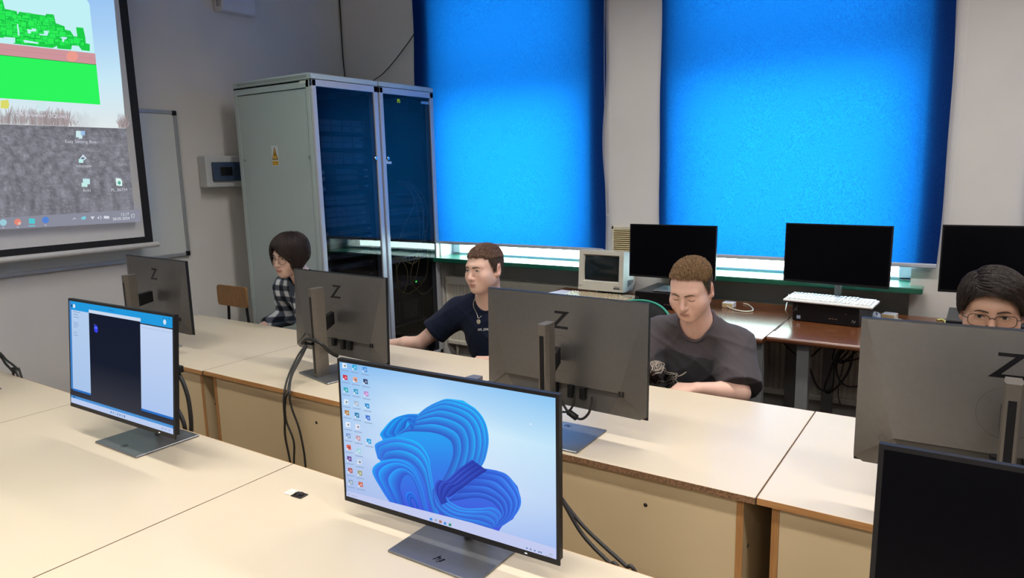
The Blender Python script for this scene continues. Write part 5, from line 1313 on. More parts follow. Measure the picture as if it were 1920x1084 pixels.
def strands(rng, n, region, field, length, height, step=.006, wid=.0011, cols=None, parent=None, Mw=None, jitter=.2, name='hair_strands', scale=1., project=1., ban=None):
    d = rng.normal(size=(n*4, 3)); d /= np.linalg.norm(d, axis=1)[:, None]
    P = np.array([0, .01, .02])+d*.09
    for _ in range(14): P = P-grad(P, skull)*skull(P)[:, None]
    P = P[region(P)][:n]; n = len(P)
    L = length(P)*rng.uniform(.75, 1.1, n); ns = int(max(3, math.ceil(L.max()/step))); st = L/ns
    path = [P.copy()]; J = rng.normal(size=(n, 3))*jitter
    for i in range(ns):
        N_ = grad(P, skull); D = field(P, i/ns)+J
        D = D-N_*(D*N_).sum(1)[:, None]*project; D /= np.linalg.norm(D, axis=1)[:, None]+1e-9
        P = P+D*st[:, None]; h = height(P, (i+1)/ns)*(1+.35*J[:, 0])
        P = P+grad(P, skull)*(np.clip(h-skull(P), -.02, .02)*min(1., project+.0))[:, None]
        path.append(P.copy())
    A = np.stack(path, 1)   # n, k, 3
    if ban is not None:
        ok = ~np.stack([ban(A[:, i]) for i in range(A.shape[1])], 1).any(1); A = A[ok]; n = len(A)
    k = A.shape[1]; T = np.gradient(A, axis=1); T /= np.linalg.norm(T, axis=2)[..., None]+1e-9
    Nn = np.stack([grad(A[:, i], skull) for i in range(k)], 1); B = np.cross(T, Nn); B /= np.linalg.norm(B, axis=2)[..., None]+1e-9
    w = (wid*np.concatenate([np.linspace(.8, 1, k//2), np.linspace(1, .25, k-k//2)]))[None, :, None]*rng.uniform(.7, 1.3, n)[:, None, None]
    V = np.stack([A+B*w, A-B*w, A+Nn*w*.8], 2).reshape(-1, 3)
    ii = (np.arange(n)[:, None]*k+np.arange(k-1)[None, :]).reshape(-1)*3
    F = np.concatenate([np.stack([ii+a, ii+b, ii+3+b, ii+3+a], 1) for a, b in ((0, 2), (2, 1), (1, 0))])
    c = cols(rng, n); C = np.repeat(c, k*3, axis=0)
    Wd = V*scale @ np.array(Mw.to_3x3()).T + np.array(Mw.translation)
    ob = parent(npmesh(name, Wd, F, M_hair, C)); ob['kind'] = 'stuff'; return ob
def haircols(base, var=.25):
    b = np.array(lin(base))
    def f(rng, n): return np.clip(b[None, :]*(1+rng.normal(size=(n, 1))*var), .002, 1)
    return f
def finger(F, p, d, nrm, ln, r, curl):
    """three bent joints; nrm is the palm-side direction the finger curls towards"""
    p = np.array(p); d = np.array(d)/np.linalg.norm(d); nrm = np.array(nrm)/np.linalg.norm(nrm)
    for i, f in enumerate((.45, .30, .25)):
        a = curl*(1+.25*i); d = d*math.cos(a)+nrm*math.sin(a); q = p+d*ln*f
        F.cone(p, q, r*(1-.08*i), r*(1-.08*(i+1)), .003); p = q
def hand(F, wrist, d, palm, thumb, curl=.35, s=1.):
    """d: direction of the knuckles, palm: palm normal, thumb: direction of the thumb side"""
    w = np.array(wrist, float); d = np.array(d, float); d /= np.linalg.norm(d); palm = np.array(palm, float); palm -= d*(palm@d); palm /= np.linalg.norm(palm)
    t = np.array(thumb, float); t -= d*(t@d); t -= palm*(t@palm); t /= np.linalg.norm(t)
    for i, (o, ln, fl, r) in enumerate(((.030, .083, .070, .0085), (.010, .088, .078, .0088), (-.010, .084, .072, .0084), (-.029, .076, .057, .0074))):
        base = w+t*o*.45*s; kn = w+d*ln*s+t*o*s
        F.cone(base, kn, .0145*s, .0115*s, .012)
        finger(F, kn, d+t*o*1.2, palm, fl*s, r*s, curl*(.85+.12*i))
    a = w+d*.018*s+t*.016*s; b = w+d*.052*s+t*.043*s+palm*.010*s
    F.cone(a, b, .0145*s, .011*s, .01)
    finger(F, b, d*.8+t*.55+palm*.25, palm*.7-t*.3, .058*s, .0092*s, .22)
def person(label, H, J, skin=(.60, .38, .29), lipc=(.36, .13, .115), head=dict(), cloth=None, hairf=None, gaze=(0, 0), closed=False, brows=(.09, .055, .035), trou=(.02, .022, .03), eyecol=(.10, .13, .14), cs=1., post=None, rngseed=1, sleeve=.62, collar='round', blush=.07):
    """H: head (centre, yaw, pitch, roll); J: joints"""
    rng = np.random.default_rng(rngseed)
    root = thing('person', label, 'person', (J['hip'][0], J['hip'][1], 0))
    O = Vector((J['hip'][0], J['hip'][1], 0)); On = np.array(O)
    def put(ob):
        me = ob.data; n = len(me.vertices); a = np.empty(n*3, np.float32); me.vertices.foreach_get('co', a); a = a.reshape(-1, 3)-On.astype(np.float32); me.vertices.foreach_set('co', a.ravel()); me.update(); ob.parent = root; return ob
    hc, yaw, pit, rol = H
    HM3 = Matrix.Rotation(yaw, 3, 'Z') @ Matrix.Rotation(pit, 3, 'X') @ Matrix.Rotation(rol, 3, 'Y')
    HR = np.array(HM3); HMw = Matrix.Translation(hc) @ HM3.to_4x4()
    def hw(p): return np.array(hc)+HR@(np.array(p)*cs)
    g = {k: np.array(v, float) for k, v in J.items() if not k.startswith('hand')}
    pts = np.array([v for k, v in g.items() if k not in ('footL', 'footR', 'kneeL', 'kneeR')]+[hc])
    lo = pts.min(0)-.16; hi = pts.max(0)+.16
    lo[2] = g['hip'][2]-.14; hi[2] = hc[2]+.15
    F = Field(lo, hi, .0031)
    up = (g['neck']-g['hip']); up /= np.linalg.norm(up); side = g['shL']-g['shR']; side /= np.linalg.norm(side); fwd = -np.cross(up, side); fwd /= np.linalg.norm(fwd)
    up2 = np.cross(side, -fwd); TR = np.stack([side, -fwd, up2], 1)   # columns: left, back, up
    def body(F, inf=0., arms=True, neck=True, rsl=1.):
        F.ell(g['hip'], (.168+inf, .118+inf, .12+inf), .02, False, TR)
        F.ell(g['hip']*.55+g['chest']*.45, (.150+inf, .108+inf, .14+inf), .05, False, TR)
        F.ell(g['chest'], (.162+inf, .112+inf, .155+inf), .06, False, TR)
        F.cone(g['shR']*.93+g['shL']*.07-up*.012, g['shL']*.93+g['shR']*.07-up*.012, .052+inf, .052+inf, .05)
        for s in ('L', 'R'):
            sh = g['sh'+s]
            F.cone(g['neck']+up*.012, sh*.72+g['neck']*.28+up*.012, .046+inf*.8, .040+inf, .035)
            F.ell(sh, .054+inf, .03)
    body(F)
    for s in ('L', 'R'):
        F.cone(g['sh'+s], g['el'+s], .047, .037, .02); F.cone(g['el'+s], g['el'+s]*.62+g['wr'+s]*.38, .037, .0385, .012); F.cone(g['el'+s]*.62+g['wr'+s]*.38, g['wr'+s], .0375, .0245, .012)
        hd = J.get('hand'+s) or {}
        d = g['wr'+s]-g['el'+s]; d = np.array(hd.get('d', d)); palm = hd.get('palm', (0, 0, -1)); th = hd.get('thumb', np.cross(d, (0, 0, 1))*(1 if s == 'R' else -1)*-1)
        hand(F, g['wr'+s], d, palm, th, hd.get('curl', .3))
    F.cone(hw((0, .026, -.055)), g['neck']-up*.01, .053, .060, .03)
    F.fr = (np.array(hc), HR*1.0)
    hp = dict(head); bt = hp.pop('bt', 1.); head_parts(F, closed, **hp)
    F.fr = (np.zeros(3), np.eye(3))
    P, Q = F.skin()
    # skin colour by anatomy
    L = (P-np.array(hc))@HR
    col = np.tile(np.array(skin), (len(P), 1))
    def blob(c, r, target, a):
        nonlocal col
        q = ((L-np.array(c))/np.array(r)); w = np.exp(-(q**2).sum(1))*a; col = col*(1-w[:, None])+np.array(target)*w[:, None]
    rd = np.array(skin)*np.array((1.0, .72, .68))
    for s in (-1, 1):
        blob((s*.040, -.070, -.030), (.020, .03, .018), rd, blush*3); blob((s*.078, .018, 0), (.016, .026, .036), rd*.98, .55)
    blob((0, -.108, -.028), (.012, .012, .012), rd, .35)
    LZ = np.where(L[:, 2] > -.03, L[:, 2], -.03+(L[:, 2]+.03)/hp.get('ch', .84))
    lipm = np.exp(-(((LZ+.0610+.012*np.abs(L[:, 0])/.02*.25)/.0050)**2))+np.exp(-(((LZ+.0715-.006*(L[:, 0]/.02)**2)/.0058)**2))
    lipm = np.clip(lipm, 0, 1)*(np.abs(L[:, 0]) < .0225)*(L[:, 1] < -.078)*np.clip(1.15-(np.abs(L[:, 0])/.0225)**4, 0, 1)
    col = col*(1-.8*lipm[:, None])+np.array(lipc)*.8*lipm[:, None]
    put(npmesh('body', P, Q, M_skin, col))
    # eyes
    for s in (-1, 1):
        c = hw((s*.0315, -.0722, .0066)); n1, n2 = 28, 20
        gd = HR@np.array((math.sin(gaze[0])*math.cos(gaze[1]), -math.cos(gaze[0])*math.cos(gaze[1]), math.sin(gaze[1]))); gd /= np.linalg.norm(gd)
        u = np.cross(gd, (0, 0, 1.)); u /= np.linalg.norm(u); v = np.cross(u, gd)
        vs = []; cl = []
        for i in range(n2+1):
            a = PI*i/n2
            for j in range(n1):
                b = 2*PI*j/n1; vs.append(c+.0124*(gd*math.cos(a)+(u*math.cos(b)+v*math.sin(b))*math.sin(a)))
                cl.append((.006, .006, .006) if a < .17 else (eyecol if a < .47 else ((.05, .05, .05) if a < .52 else (.60, .56, .53))))
        fs = np.array([(i*n1+j, i*n1+(j+1) % n1, (i+1)*n1+(j+1) % n1, (i+1)*n1+j) for i in range(n2) for j in range(n1)])
        if not closed: put(npmesh('eye', np.array(vs), fs, M_eye, np.array(cl)))
        # lash line and brow follow the lid and the brow ridge
        b = MB(); b.smooth = True; b.col = lin(tuple(x*.5 for x in brows))
        bv = BVHTree.FromPolygons([tuple(p) for p in P], [tuple(q) for q in Q]) if s == -1 else bv
        def cast(x, z, lift=.0006):
            o_ = Vector(hw((x, -.16, z))); h = bv.ray_cast(o_, Vector(HR@np.array((0, 1., 0))), .2)
            return (h[0]-Vector(HR@np.array((0, 1., 0)))*lift) if h[0] else Vector(hw((x, -.085, z)))
        pts = []
        for q in range(9):
            t_ = q/8*2-1; x = s*.0315+t_*.0140
            z = (.0066+.0047*(1-t_*t_)) if not closed else (-.0012-.0035*(1-t_*t_)+.003)
            p = cast(x, z, .0004); pts.append(p)
        b.tube(pts, [.0005+.0008*math.sin(PI*(q+.5)/9) for q in range(9)], 6); put(b.build('eyelash', M_hair))
        b = MB(); b.smooth = True; b.col = lin(brows)
        pts = [cast(s*x, z, .0002) for x, z in ((.0105, .0228), (.019, .0246), (.028, .0258), (.037, .0250), (.046, .0210))]
        vs = cr(pts, 4); b.tube(vs, [.0013*bt+.0022*bt*math.sin(PI*min(1, (i+2.5)/len(vs)*.95)) for i in range(len(vs))], 6); put(b.build('eyebrow', M_hair))
    if hairf: hairf(rng, put, HMw, F, P, Q)
    # clothes
    if cloth:
        C = Field(lo-np.array((.03, .03, 0)), hi+np.array((.03, .03, 0)), .0052)
        inf = cloth.get('loose', .014)
        body(C, inf)
        for s in ('L', 'R'):
            a, e_ = g['sh'+s], g['el'+s]; sl = cloth.get('sleeve', .7)
            if sl <= 1: C.cone(a, e_, .056+inf, .050+inf*1.2+cloth.get('flare', 0), .03, cut=sl)
            else:
                C.cone(a, e_, .054+inf, .043+inf, .03); C.cone(e_, g['wr'+s], .043+inf, .031+inf*.7, .02, cut=sl-1)
        rr = np.random.default_rng(rngseed+50); ph = rr.uniform(0, 6.28, 8)
        amp = cloth.get('wrinkle', .0026)
        def wr(x, y, z):
            # ridged folds: diagonal drags from armpits and belly, finer ones along the sleeves
            u = x*9+1.2*np.sin(z*11+ph[0])+.6*np.sin(y*14+ph[1]); v = z*17+1.5*np.sin(x*8+ph[2])+.8*np.sin(y*9+ph[3])
            r1 = 1-np.abs(np.sin(u*1.7+v*.9+ph[4])); r2 = 1-np.abs(np.sin(v*1.3-u*1.1+ph[5])); r3 = 1-np.abs(np.sin(x*30+z*38+2*np.sin(y*12+ph[6])+ph[7]))
            return -amp*(1.3*r1**3+1.1*r2**3+.5*r3**3-.8)
        C.disp(wr)
        nb = g['neck']+up*cloth.get('neckz', .012)+fwd*.0
        hv = hw((0, .02, -.07))-g['neck']; hv /= np.linalg.norm(hv)
        nr = cloth.get('neckr', .066)
        C.cone(g['neck']+hv*.012+fwd*.012, g['neck']+hv*.2+fwd*.03, nr, nr+.02, .012, True)
        C.cutplane(g['hip']-up*.06, -up)
        CP, CQ = C.skin()
        CP = relax(CP, CQ, 1, .4)
        ccol = cloth['color'](CP) if callable(cloth['color']) else np.tile(np.array(lin(cloth['color'])), (len(CP), 1))
        cm = cloth.get('mat', M_cloth)
        sh = put(npmesh('shirt', CP, CQ, cm, ccol))
        bvc = BVHTree.FromPolygons([tuple(p) for p in CP], [tuple(q) for q in CQ])
        # neck band lies on the cloth around the opening
        if collar == 'round':
            n = 36; ring = []; o_ = g['neck']+hv*.012+fwd*.012
            ex = side; ey = np.cross(hv, ex); rel = CP-o_; hh_ = rel@hv; rx_ = rel@ex; ry_ = rel@ey; rr_ = np.hypot(rx_, ry_); an = np.arctan2(ry_, rx_)
            near = (rr_ < nr+.020) & (rr_ > nr-.022) & (np.abs(hh_) < .09)
            for i in range(n):
                a = 2*PI*i/n; dl = np.abs((an-a+PI) % (2*PI)-PI); mk = near & (dl < .13)
                if mk.any(): j = np.argmax(np.where(mk, hh_-.35*np.abs(rr_-nr), -9)); ring.append(Vector(CP[j]))
            n = len(ring)
            for _ in range(3): ring = [ring[i]*.5+ring[i-1]*.25+ring[(i+1) % n]*.25 for i in range(n)]
            b = MB(); b.smooth = True; b.col = lin(cloth.get('band', cloth['color'] if not callable(cloth['color']) else 'ffffff')); b.tube(ring, cloth.get('bandr', .0065), 8, closed=True); put(b.build('collar', cm))
        if post: post(put, bvc, g, fwd, up, side, hw)
    # trousers and shoes
    T = Field(np.minimum(g['hip'], np.minimum(g['footL'], g['footR']))-.22, np.maximum(g['hip'], np.maximum(g['kneeL'], g['kneeR']))+.2, .012)
    T.ell(g['hip']-up*.02, (.175, .128, .11), .03, False, TR)
    for s in ('L', 'R'):
        hj = g['hip']+side*(.09 if s == 'L' else -.09)-up*.03
        T.cone(hj, g['knee'+s], .088, .064, .04); T.cone(g['knee'+s], g['foot'+s]+np.array((0, 0, .06)), .062, .048, .03)
    T.cutplane(g['hip']+up*.06, up)
    TP, TQ = T.skin(); put(npmesh('trousers', relax(TP, TQ, 1), TQ, M_cloth, np.tile(np.array(trou), (len(TP), 1))))
    for s in ('L', 'R'):
        S = Field(g['foot'+s]-np.array((.1, .24, .02)), g['foot'+s]+np.array((.1, .12, .13)), .008); f = g['foot'+s]
        S.cone(f+np.array((0, .02, .045)), f+np.array((0, -.13, .035)), .042, .036, .02); S.cone(f+np.array((0, .02, .05)), f+np.array((0, .02, .09)), .040, .038, .02); S.cutplane(f+np.array((0, 0, .001)), (0, 0, -1))
        SP, SQ = S.skin(); put(npmesh('shoe', SP, SQ, pmat('shoe_grey', (.06, .06, .065), .6), None))
    return root, put
def glasses(put, hw, mat, rx, rz, cx=.033, cz=.004, y=-.098, sq=2.0, hx=.0785, r=.0011, bridge=.004):
    b = MB(); b.smooth = True
    def rim(s):
        out = []
        for i in range(36):
            a = 2*PI*i/36; c_, s_ = math.cos(a), math.sin(a)
            q = (abs(c_)**sq+abs(s_)**sq)**(-1/sq); xx = s*cx+rx*q*c_; out.append(Vector(hw((xx, y+.012*(abs(xx)/.06)**2, cz+rz*q*s_))))
        return out
    for s in (-1, 1): b.tube(rim(s), r, 6, closed=True)
    b.tube(cr([hw((-cx+rx*.97, y+.001, cz+bridge)), hw((0, y-.003, cz+bridge+.004)), hw((cx-rx*.97, y+.001, cz+bridge))], 5), r, 6)
    for s in (-1, 1): b.tube(cr([hw((s*(cx+rx*.98), y+.010, cz+.004)), hw((s*(hx-.004), y+.022, cz+.006)), hw((s*hx, -.04, cz+.008)), hw((s*(hx+.001), .010, cz+.010)), hw((s*hx, .028, cz-.008))], 5), r*1.2, 6)
    fr_ = put(b.build('glasses', mat))
    for s in (-1, 1):
        b = MB(); q = rim(s); c_ = sum(q, Vector())/len(q); b.add([c_]+q, [(0, 1+i, 1+(i+1) % len(q)) for i in range(len(q))]); ob = put(b.build('lens', M_lens)); ob.parent = fr_
    return fr_
def shell(put, HMw, col, thick, region, lo=(-.13, -.14, -.16), hi=(.13, .16, .18), extra=None, name='hair', vox=.0042, noise=.0):
    """close hair mass over the scalp; region gives the hair border (positive outside)"""
    n = [int((hi[i]-lo[i])/vox)+1 for i in range(3)]
    ax = [lo[i]+vox*np.arange(n[i]) for i in range(3)]; g = np.stack(np.meshgrid(*ax, indexing='ij'), -1).reshape(-1, 3)
    d = skull(g)-thick(g); d = -smin(-d, -region(g), .006) if True else np.maximum(d, region(g))
    if extra is not None: d = extra(g, d)
    if noise: d = d+noise*np.sin(g[:, 0]*210+7*np.sin(g[:, 1]*60))*np.sin(g[:, 1]*160+g[:, 2]*90)
    F = Field(lo, hi, vox); F.V = d.reshape(n).astype(np.float32); F.n = np.array(n); F.V[0] = F.V[-1] = .05; F.V[:, 0] = F.V[:, -1] = .05; F.V[:, :, 0] = F.V[:, :, -1] = .05
    P, Q = F.skin(); P = relax(P, Q, 1, .5)
    Wd = P@np.array(HMw.to_3x3()).T+np.array(HMw.translation)
    return put(npmesh(name, Wd, Q, M_hair, np.tile(np.array(lin(col)), (len(P), 1))))
# ---- hair styles
def hair_short(top, sidec, tl=.030, sl=.010, fr=.058, mess=.25, n=3800, topn=.016):
    def f(rng, put, HMw, F, P, Q):
        reg = lambda p: hairline(p, fr, fr-.012, -.008, -.062)+.0022*np.sin(p[:, 0]*190+p[:, 2]*90)*(p[:, 1] < 0)+.0015*np.sin(p[:, 0]*430)-p[:, 2]
        up = lambda p: np.clip((p[:, 2]-.055)/.05, 0, 1)
        shell(put, HMw, tuple(x*.55 for x in lin(sidec)), lambda p: .003+(topn-.003)*up(p)**.8, reg, noise=.0006)
        fld = lambda p, t: np.stack([p[:, 0]*3*(1-up(p)), -.9-0*p[:, 0], -.75*(1-up(p))-.05], 1)
        ct, cs_ = haircols(top, .28), haircols(sidec, .2)
        strands(rng, n, lambda p: (reg(p) < -.001) & (up(p) > .25), fld, lambda p: tl*np.ones(len(p)), lambda p, t: topn*up(p)+.003+.004*np.sin(t*PI), step=.006, wid=.0009, cols=ct, parent=put, Mw=HMw, jitter=mess, ban=lambda p: (reg(p) > .0075) & (p[:, 1] < .0))
        strands(rng, n, lambda p: (reg(p) < -.001) & (up(p) <= .45), fld, lambda p: sl*np.ones(len(p)), lambda p, t: .0035+.004*up(p)+.0015*t, step=.004, wid=.0008, cols=cs_, parent=put, Mw=HMw, jitter=.15, name='side_hair')
    return f
def hair_bob(col):
    def f(rng, put, HMw, F, P, Q):
        def win(p):
            x, y, z = p[:, 0], p[:, 1], p[:, 2]
            return np.maximum.reduce([y+.020, x-.066, -x-.046-.10*np.clip(-z, 0, .06), z-np.minimum(.088-1.05*(x+.028), .088+2.4*(x+.028))])
        def reg(p):
            hem = np.where(p[:, 1] < 0, np.interp(p[:, 0], [-.06, -.02, .02], [-.018, -.05, -.088]), -.088)
            return np.maximum(-win(p), hem-p[:, 2])
        th = lambda p: .013+.012*np.clip((p[:, 2])/.1, 0, 1)+.012*np.exp(-((p[:, 2]+.02)/.05)**2)*np.clip((p[:, 1]+.05)/.06, 0, 1)
        shell(put, HMw, tuple(x*.6 for x in lin(col)), th, reg, noise=.0008)
        def fld(p, t):
            d = np.stack([p[:, 0]*4+.25*(p[:, 1] < -.02)*(p[:, 2] > .02), (p[:, 1]-.02)*2.0, -1.0+0*p[:, 0]], 1)
            topf = np.clip((p[:, 2]-.085)/.03, 0, 1)[:, None]
            out = np.stack([p[:, 0]+.02, (p[:, 1]-.045)*1.1, 0*p[:, 0]-.01], 1)*25
            fr_ = ((p[:, 1] < -.035) & (p[:, 2] > -.02))[:, None]
            sw = np.stack([.95+0*p[:, 0], -.1+0*p[:, 0], -.75+0*p[:, 0]], 1)
            d = d*(1-topf)+out*topf
            return np.where(fr_ & (p[:, 2] < .09)[:, None], sw, d)
        L = lambda p: np.where((p[:, 1] < -.02), .115, .16)*np.clip(.55+p[:, 2]*4.5, .25, 1.0)
        strands(rng, 8500, lambda p: (reg(p) < 0.001) & (p[:, 2] > -.05), fld, L, lambda p, t: th(p)+.003+.002*np.sin(t*3), step=.011, wid=.0010, cols=haircols(col, .35), parent=put, Mw=HMw, jitter=.10, ban=lambda p: (win(p) < -.004) | ((reg(p) > .016) & (p[:, 1] < .0)))
    return f
def hair_swept(col):
    def f(rng, put, HMw, F, P, Q):
        def reg(p):
            x = p[:, 0]; fr = .060+.018*np.exp(-((x+.005)/.026)**2)-.010*np.clip(x-.03, 0, .05)*20*.5
            th = np.degrees(np.abs(np.arctan2(x, -(p[:, 1]-.01))))
            z0 = np.interp(th, [0, 30, 42, 52, 64, 78, 88, 112, 125, 145, 180], [0, -.002, -.018, -.038, -.056, -.050, -.004, -.004, -.08, -.13, -.13])
            return (fr+z0)-p[:, 2]
        up = lambda p: np.clip((p[:, 2]-.02)/.08, 0, 1)
        th = lambda p: .011+.007*up(p)
        shell(put, HMw, tuple(x*.6 for x in lin(col)), th, reg, noise=.001)
        def fld(p, t):
            u = up(p)[:, None]
            topd = np.stack([.85+0*p[:, 0], -.45-0*p[:, 0], .10+0*p[:, 0]], 1); sd = np.stack([p[:, 0]*2, .25+0*p[:, 0], -1+0*p[:, 0]], 1)
            lft_ = np.clip((-p[:, 0]-.03)/.02, 0, 1)[:, None]
            return topd*u*(1-lft_*.8)+sd*((1-u)+u*lft_*.8)
        strands(rng, 9500, lambda p: reg(p) < 0.0, fld, lambda p: .035+.045*up(p), lambda p, t: th(p)+.002+.004*np.sin(t*PI), step=.008, wid=.0009, cols=haircols(col, .4), parent=put, Mw=HMw, jitter=.14, ban=lambda p: (reg(p) > .013) & (p[:, 1] < .02))
    return f
def legs(hip, kx=.13, ky=-.42, fy=-.40):
    h = np.array(hip)
    return dict(kneeL=h+np.array((kx, ky, .02)), kneeR=h+np.array((-kx, ky, .02)), footL=np.array((h[0]+kx, h[1]+fy, 0)), footR=np.array((h[0]-kx, h[1]+fy, 0)))
# ---- person in the plaid shirt
def plaid(P):
    p = .066
    a = ((P[:, 0]*.96+P[:, 1]*.3+.012)/p) % 1; b = ((P[:, 2]+.1*P[:, 1]+.02)/p) % 1
    sa = np.clip((np.abs(a-.5)-.25)*14+.5, 0, 1); sb = np.clip((np.abs(b-.5)-.25)*14+.5, 0, 1)
    v = (sa+sb)/2
    w = np.array((.62, .64, .68)); m = np.array((.085, .10, .135)); k = np.array((.009, .012, .022))
    return np.where(v[:, None] > .5, m+(w-m)*((v[:, None]-.5)*2), k+(m-k)*(v[:, None]*2))
hip = (-3.25, 2.93, .52)
J = dict(hip=hip, chest=(-3.26, 2.80, .79), neck=(-3.265, 2.715, .975), shL=(-3.09, 2.76, .93), shR=(-3.475, 2.735, .92), elL=(-2.99, 2.68, .72), elR=(-3.555, 2.79, .735), wrL=(-3.10, 2.58, .70), wrR=(-3.54, 2.60, .705),
         handL=dict(d=(-.3, -1, -.05), palm=(0, 0, -1), thumb=(-1, 0, 0), curl=.25), handR=dict(d=(.15, -1, -.12), palm=(0, 0, -1), thumb=(1, 0, 0), curl=.3), **legs(hip))
def post1(put, bv, g, fwd, up, side, hw):
    glasses(put, hw, pmat('wire_frame', (.10, .09, .085), .3, .8), .0235, .0215, cx=.0325, cz=-.001, sq=2.2, r=.0010)
    # shirt collar, button strip and buttons
    M_plain = M_cloth
    for s in (-1, 1):
        b = MB(); b.col = (.045, .055, .08)
        n0 = Vector(g['neck']+up*.02)
        pts = [n0+Vector(side*s*.066+fwd*.0+up*.040), n0+Vector(side*s*.052+fwd*.055+up*.020), n0+Vector(side*s*.010+fwd*.088-up*.010), n0+Vector(side*s*.028+fwd*.108-up*.060), n0+Vector(side*s*.078+fwd*.075-up*.022), n0+Vector(side*s*.090+fwd*.0+up*.006)]
        b.add(pts+[p+Vector(-fwd*.003) for p in pts], [(0, 1, 5), (1, 4, 5), (1, 2, 4), (2, 3, 4), (11, 7, 6), (11, 10, 7), (10, 8, 7), (10, 9, 8)]+[(i, (i+1) % 6, (i+1) % 6+6, i+6) for i in range(6)]); put(b.build('collar', M_cloth))
    for i in range(5):
        o = Vector(g['neck']-up*(.05+.085*i)+fwd*.3+side*.004); h = bv.ray_cast(o, Vector(-fwd), .5)
        if h[0]: b = MB(); b.smooth = True; b.ball(h[0], (.006, .003, .006), 10, 6); put(b.build('button', pmat('shirt_button', (.6, .6, .62), .3)))
person('person with a dark bob and round glasses in a black and white plaid shirt', ((-3.292, 2.63, 1.130), rad(7), rad(5), rad(1)), J, skin=(.60, .40, .325), closed=False, hairf=hair_bob('2d211d'), gaze=(rad(-14), rad(-22)), brows=(.03, .02, .017), eyecol=(.045, .03, .02), head=dict(thin=.95, jaw=.80, nose=.95, bt=.8),
       cloth=dict(color=plaid, sleeve=1.92, loose=.020, wrinkle=.003, neckr=.062), post=post1, collar='none', rngseed=11)
# ---- person in the navy t-shirt
hip = (-1.96, 2.90, .50)
J = dict(hip=hip, chest=(-2.015, 2.86, .775), neck=(-2.03, 2.81, .952), shL=(-1.845, 2.86, .895), shR=(-2.21, 2.79, .880), elL=(-1.71, 2.73, .70), elR=(-2.395, 2.70, .715), wrL=(-1.89, 2.62, .705), wrR=(-2.625, 2.655, .685),
         handL=dict(d=(-1, -.25, -.15), palm=(0, .5, -1), thumb=(0, -.6, .8), curl=.4), handR=dict(d=(-1, -.3, -.05), palm=(0, 0, -1), thumb=(.1, -1, 0), curl=.3), **legs(hip))
def post2(put, bv, g, fwd, up, side, hw):
    M_sil = pmat('silver', (.55, .53, .48), .25, .9)
    def on(x, z, lift=.003):
        o = Vector(g['neck']+side*x+up*z+fwd*.35); h = bv.ray_cast(o, Vector(-fwd), .6); return (h[0]+Vector(fwd)*lift) if h[0] else None
    b = MB(); b.smooth = True
    pts = [hw((-.050, .0, -.108)), hw((-.047, -.025, -.125))]+[p for p in (on(-.052, .0, .004), on(-.044, -.045, .003), on(-.036, -.066, .003), on(-.022, -.056, .003), on(.02, -.026, .003), on(.055, .004, .004))]+[hw((.055, -.01, -.118))]
    pts = [Vector(p) for p in pts if p is not None]; q = cr(pts, 10); b.tube(q, [.0012+.0007*(i % 2) for i in range(len(q))], 6); put(b.build('necklace', M_sil))
    c = on(-.037, -.080, .004)
    if c: b = MB(); b.smooth = True; b.lathe([(.0115, -.0012), (.0125, 0), (.0115, .0012)], 20, tuple(c), 'y'); put(b.build('pendant', M_sil, sharp=30))
    vs, fs = text_geo('RPL 2090', .0155); b = MB(); b.col = (.7, .7, .72)
    P = []
    for v in vs: P.append(on(-.018+v.x+v.y*.25, -.122+v.y+v.x*.05, .0012) or Vector(g['chest']))
    b.add(P, fs); put(b.build('chest_lettering', M_cloth, normals=False))
    b = MB(); b.smooth = False; cbk = on(-.0, -.40, .006)
    if cbk: b.rbox(cbk.x-.02, cbk.y-.004, cbk.z-.014, cbk.x+.02, cbk.y+.003, cbk.z+.014, .003); put(b.build('belt_buckle', pmat('buckle', (.25, .2, .2), .3, .8)))
person('person with short brown hair in a navy t-shirt with a silver pendant, looking aside', ((-2.008, 2.755, 1.114), rad(-7), rad(1), rad(-3)), J, skin=(.68, .445, .36), hairf=hair_short('63493a', '47362b', .024, .010, .074, .16, topn=.007, n=5000), gaze=(rad(-12), rad(-1)), brows=(.11, .065, .04), eyecol=(.12, .16, .19), head=dict(thin=1.02, jaw=.90, nose=.96),
       cloth=dict(color='131a2e', sleeve=.62, loose=.015, wrinkle=.0032, neckr=.064, flare=.008, neckz=.0), post=post2, rngseed=22)
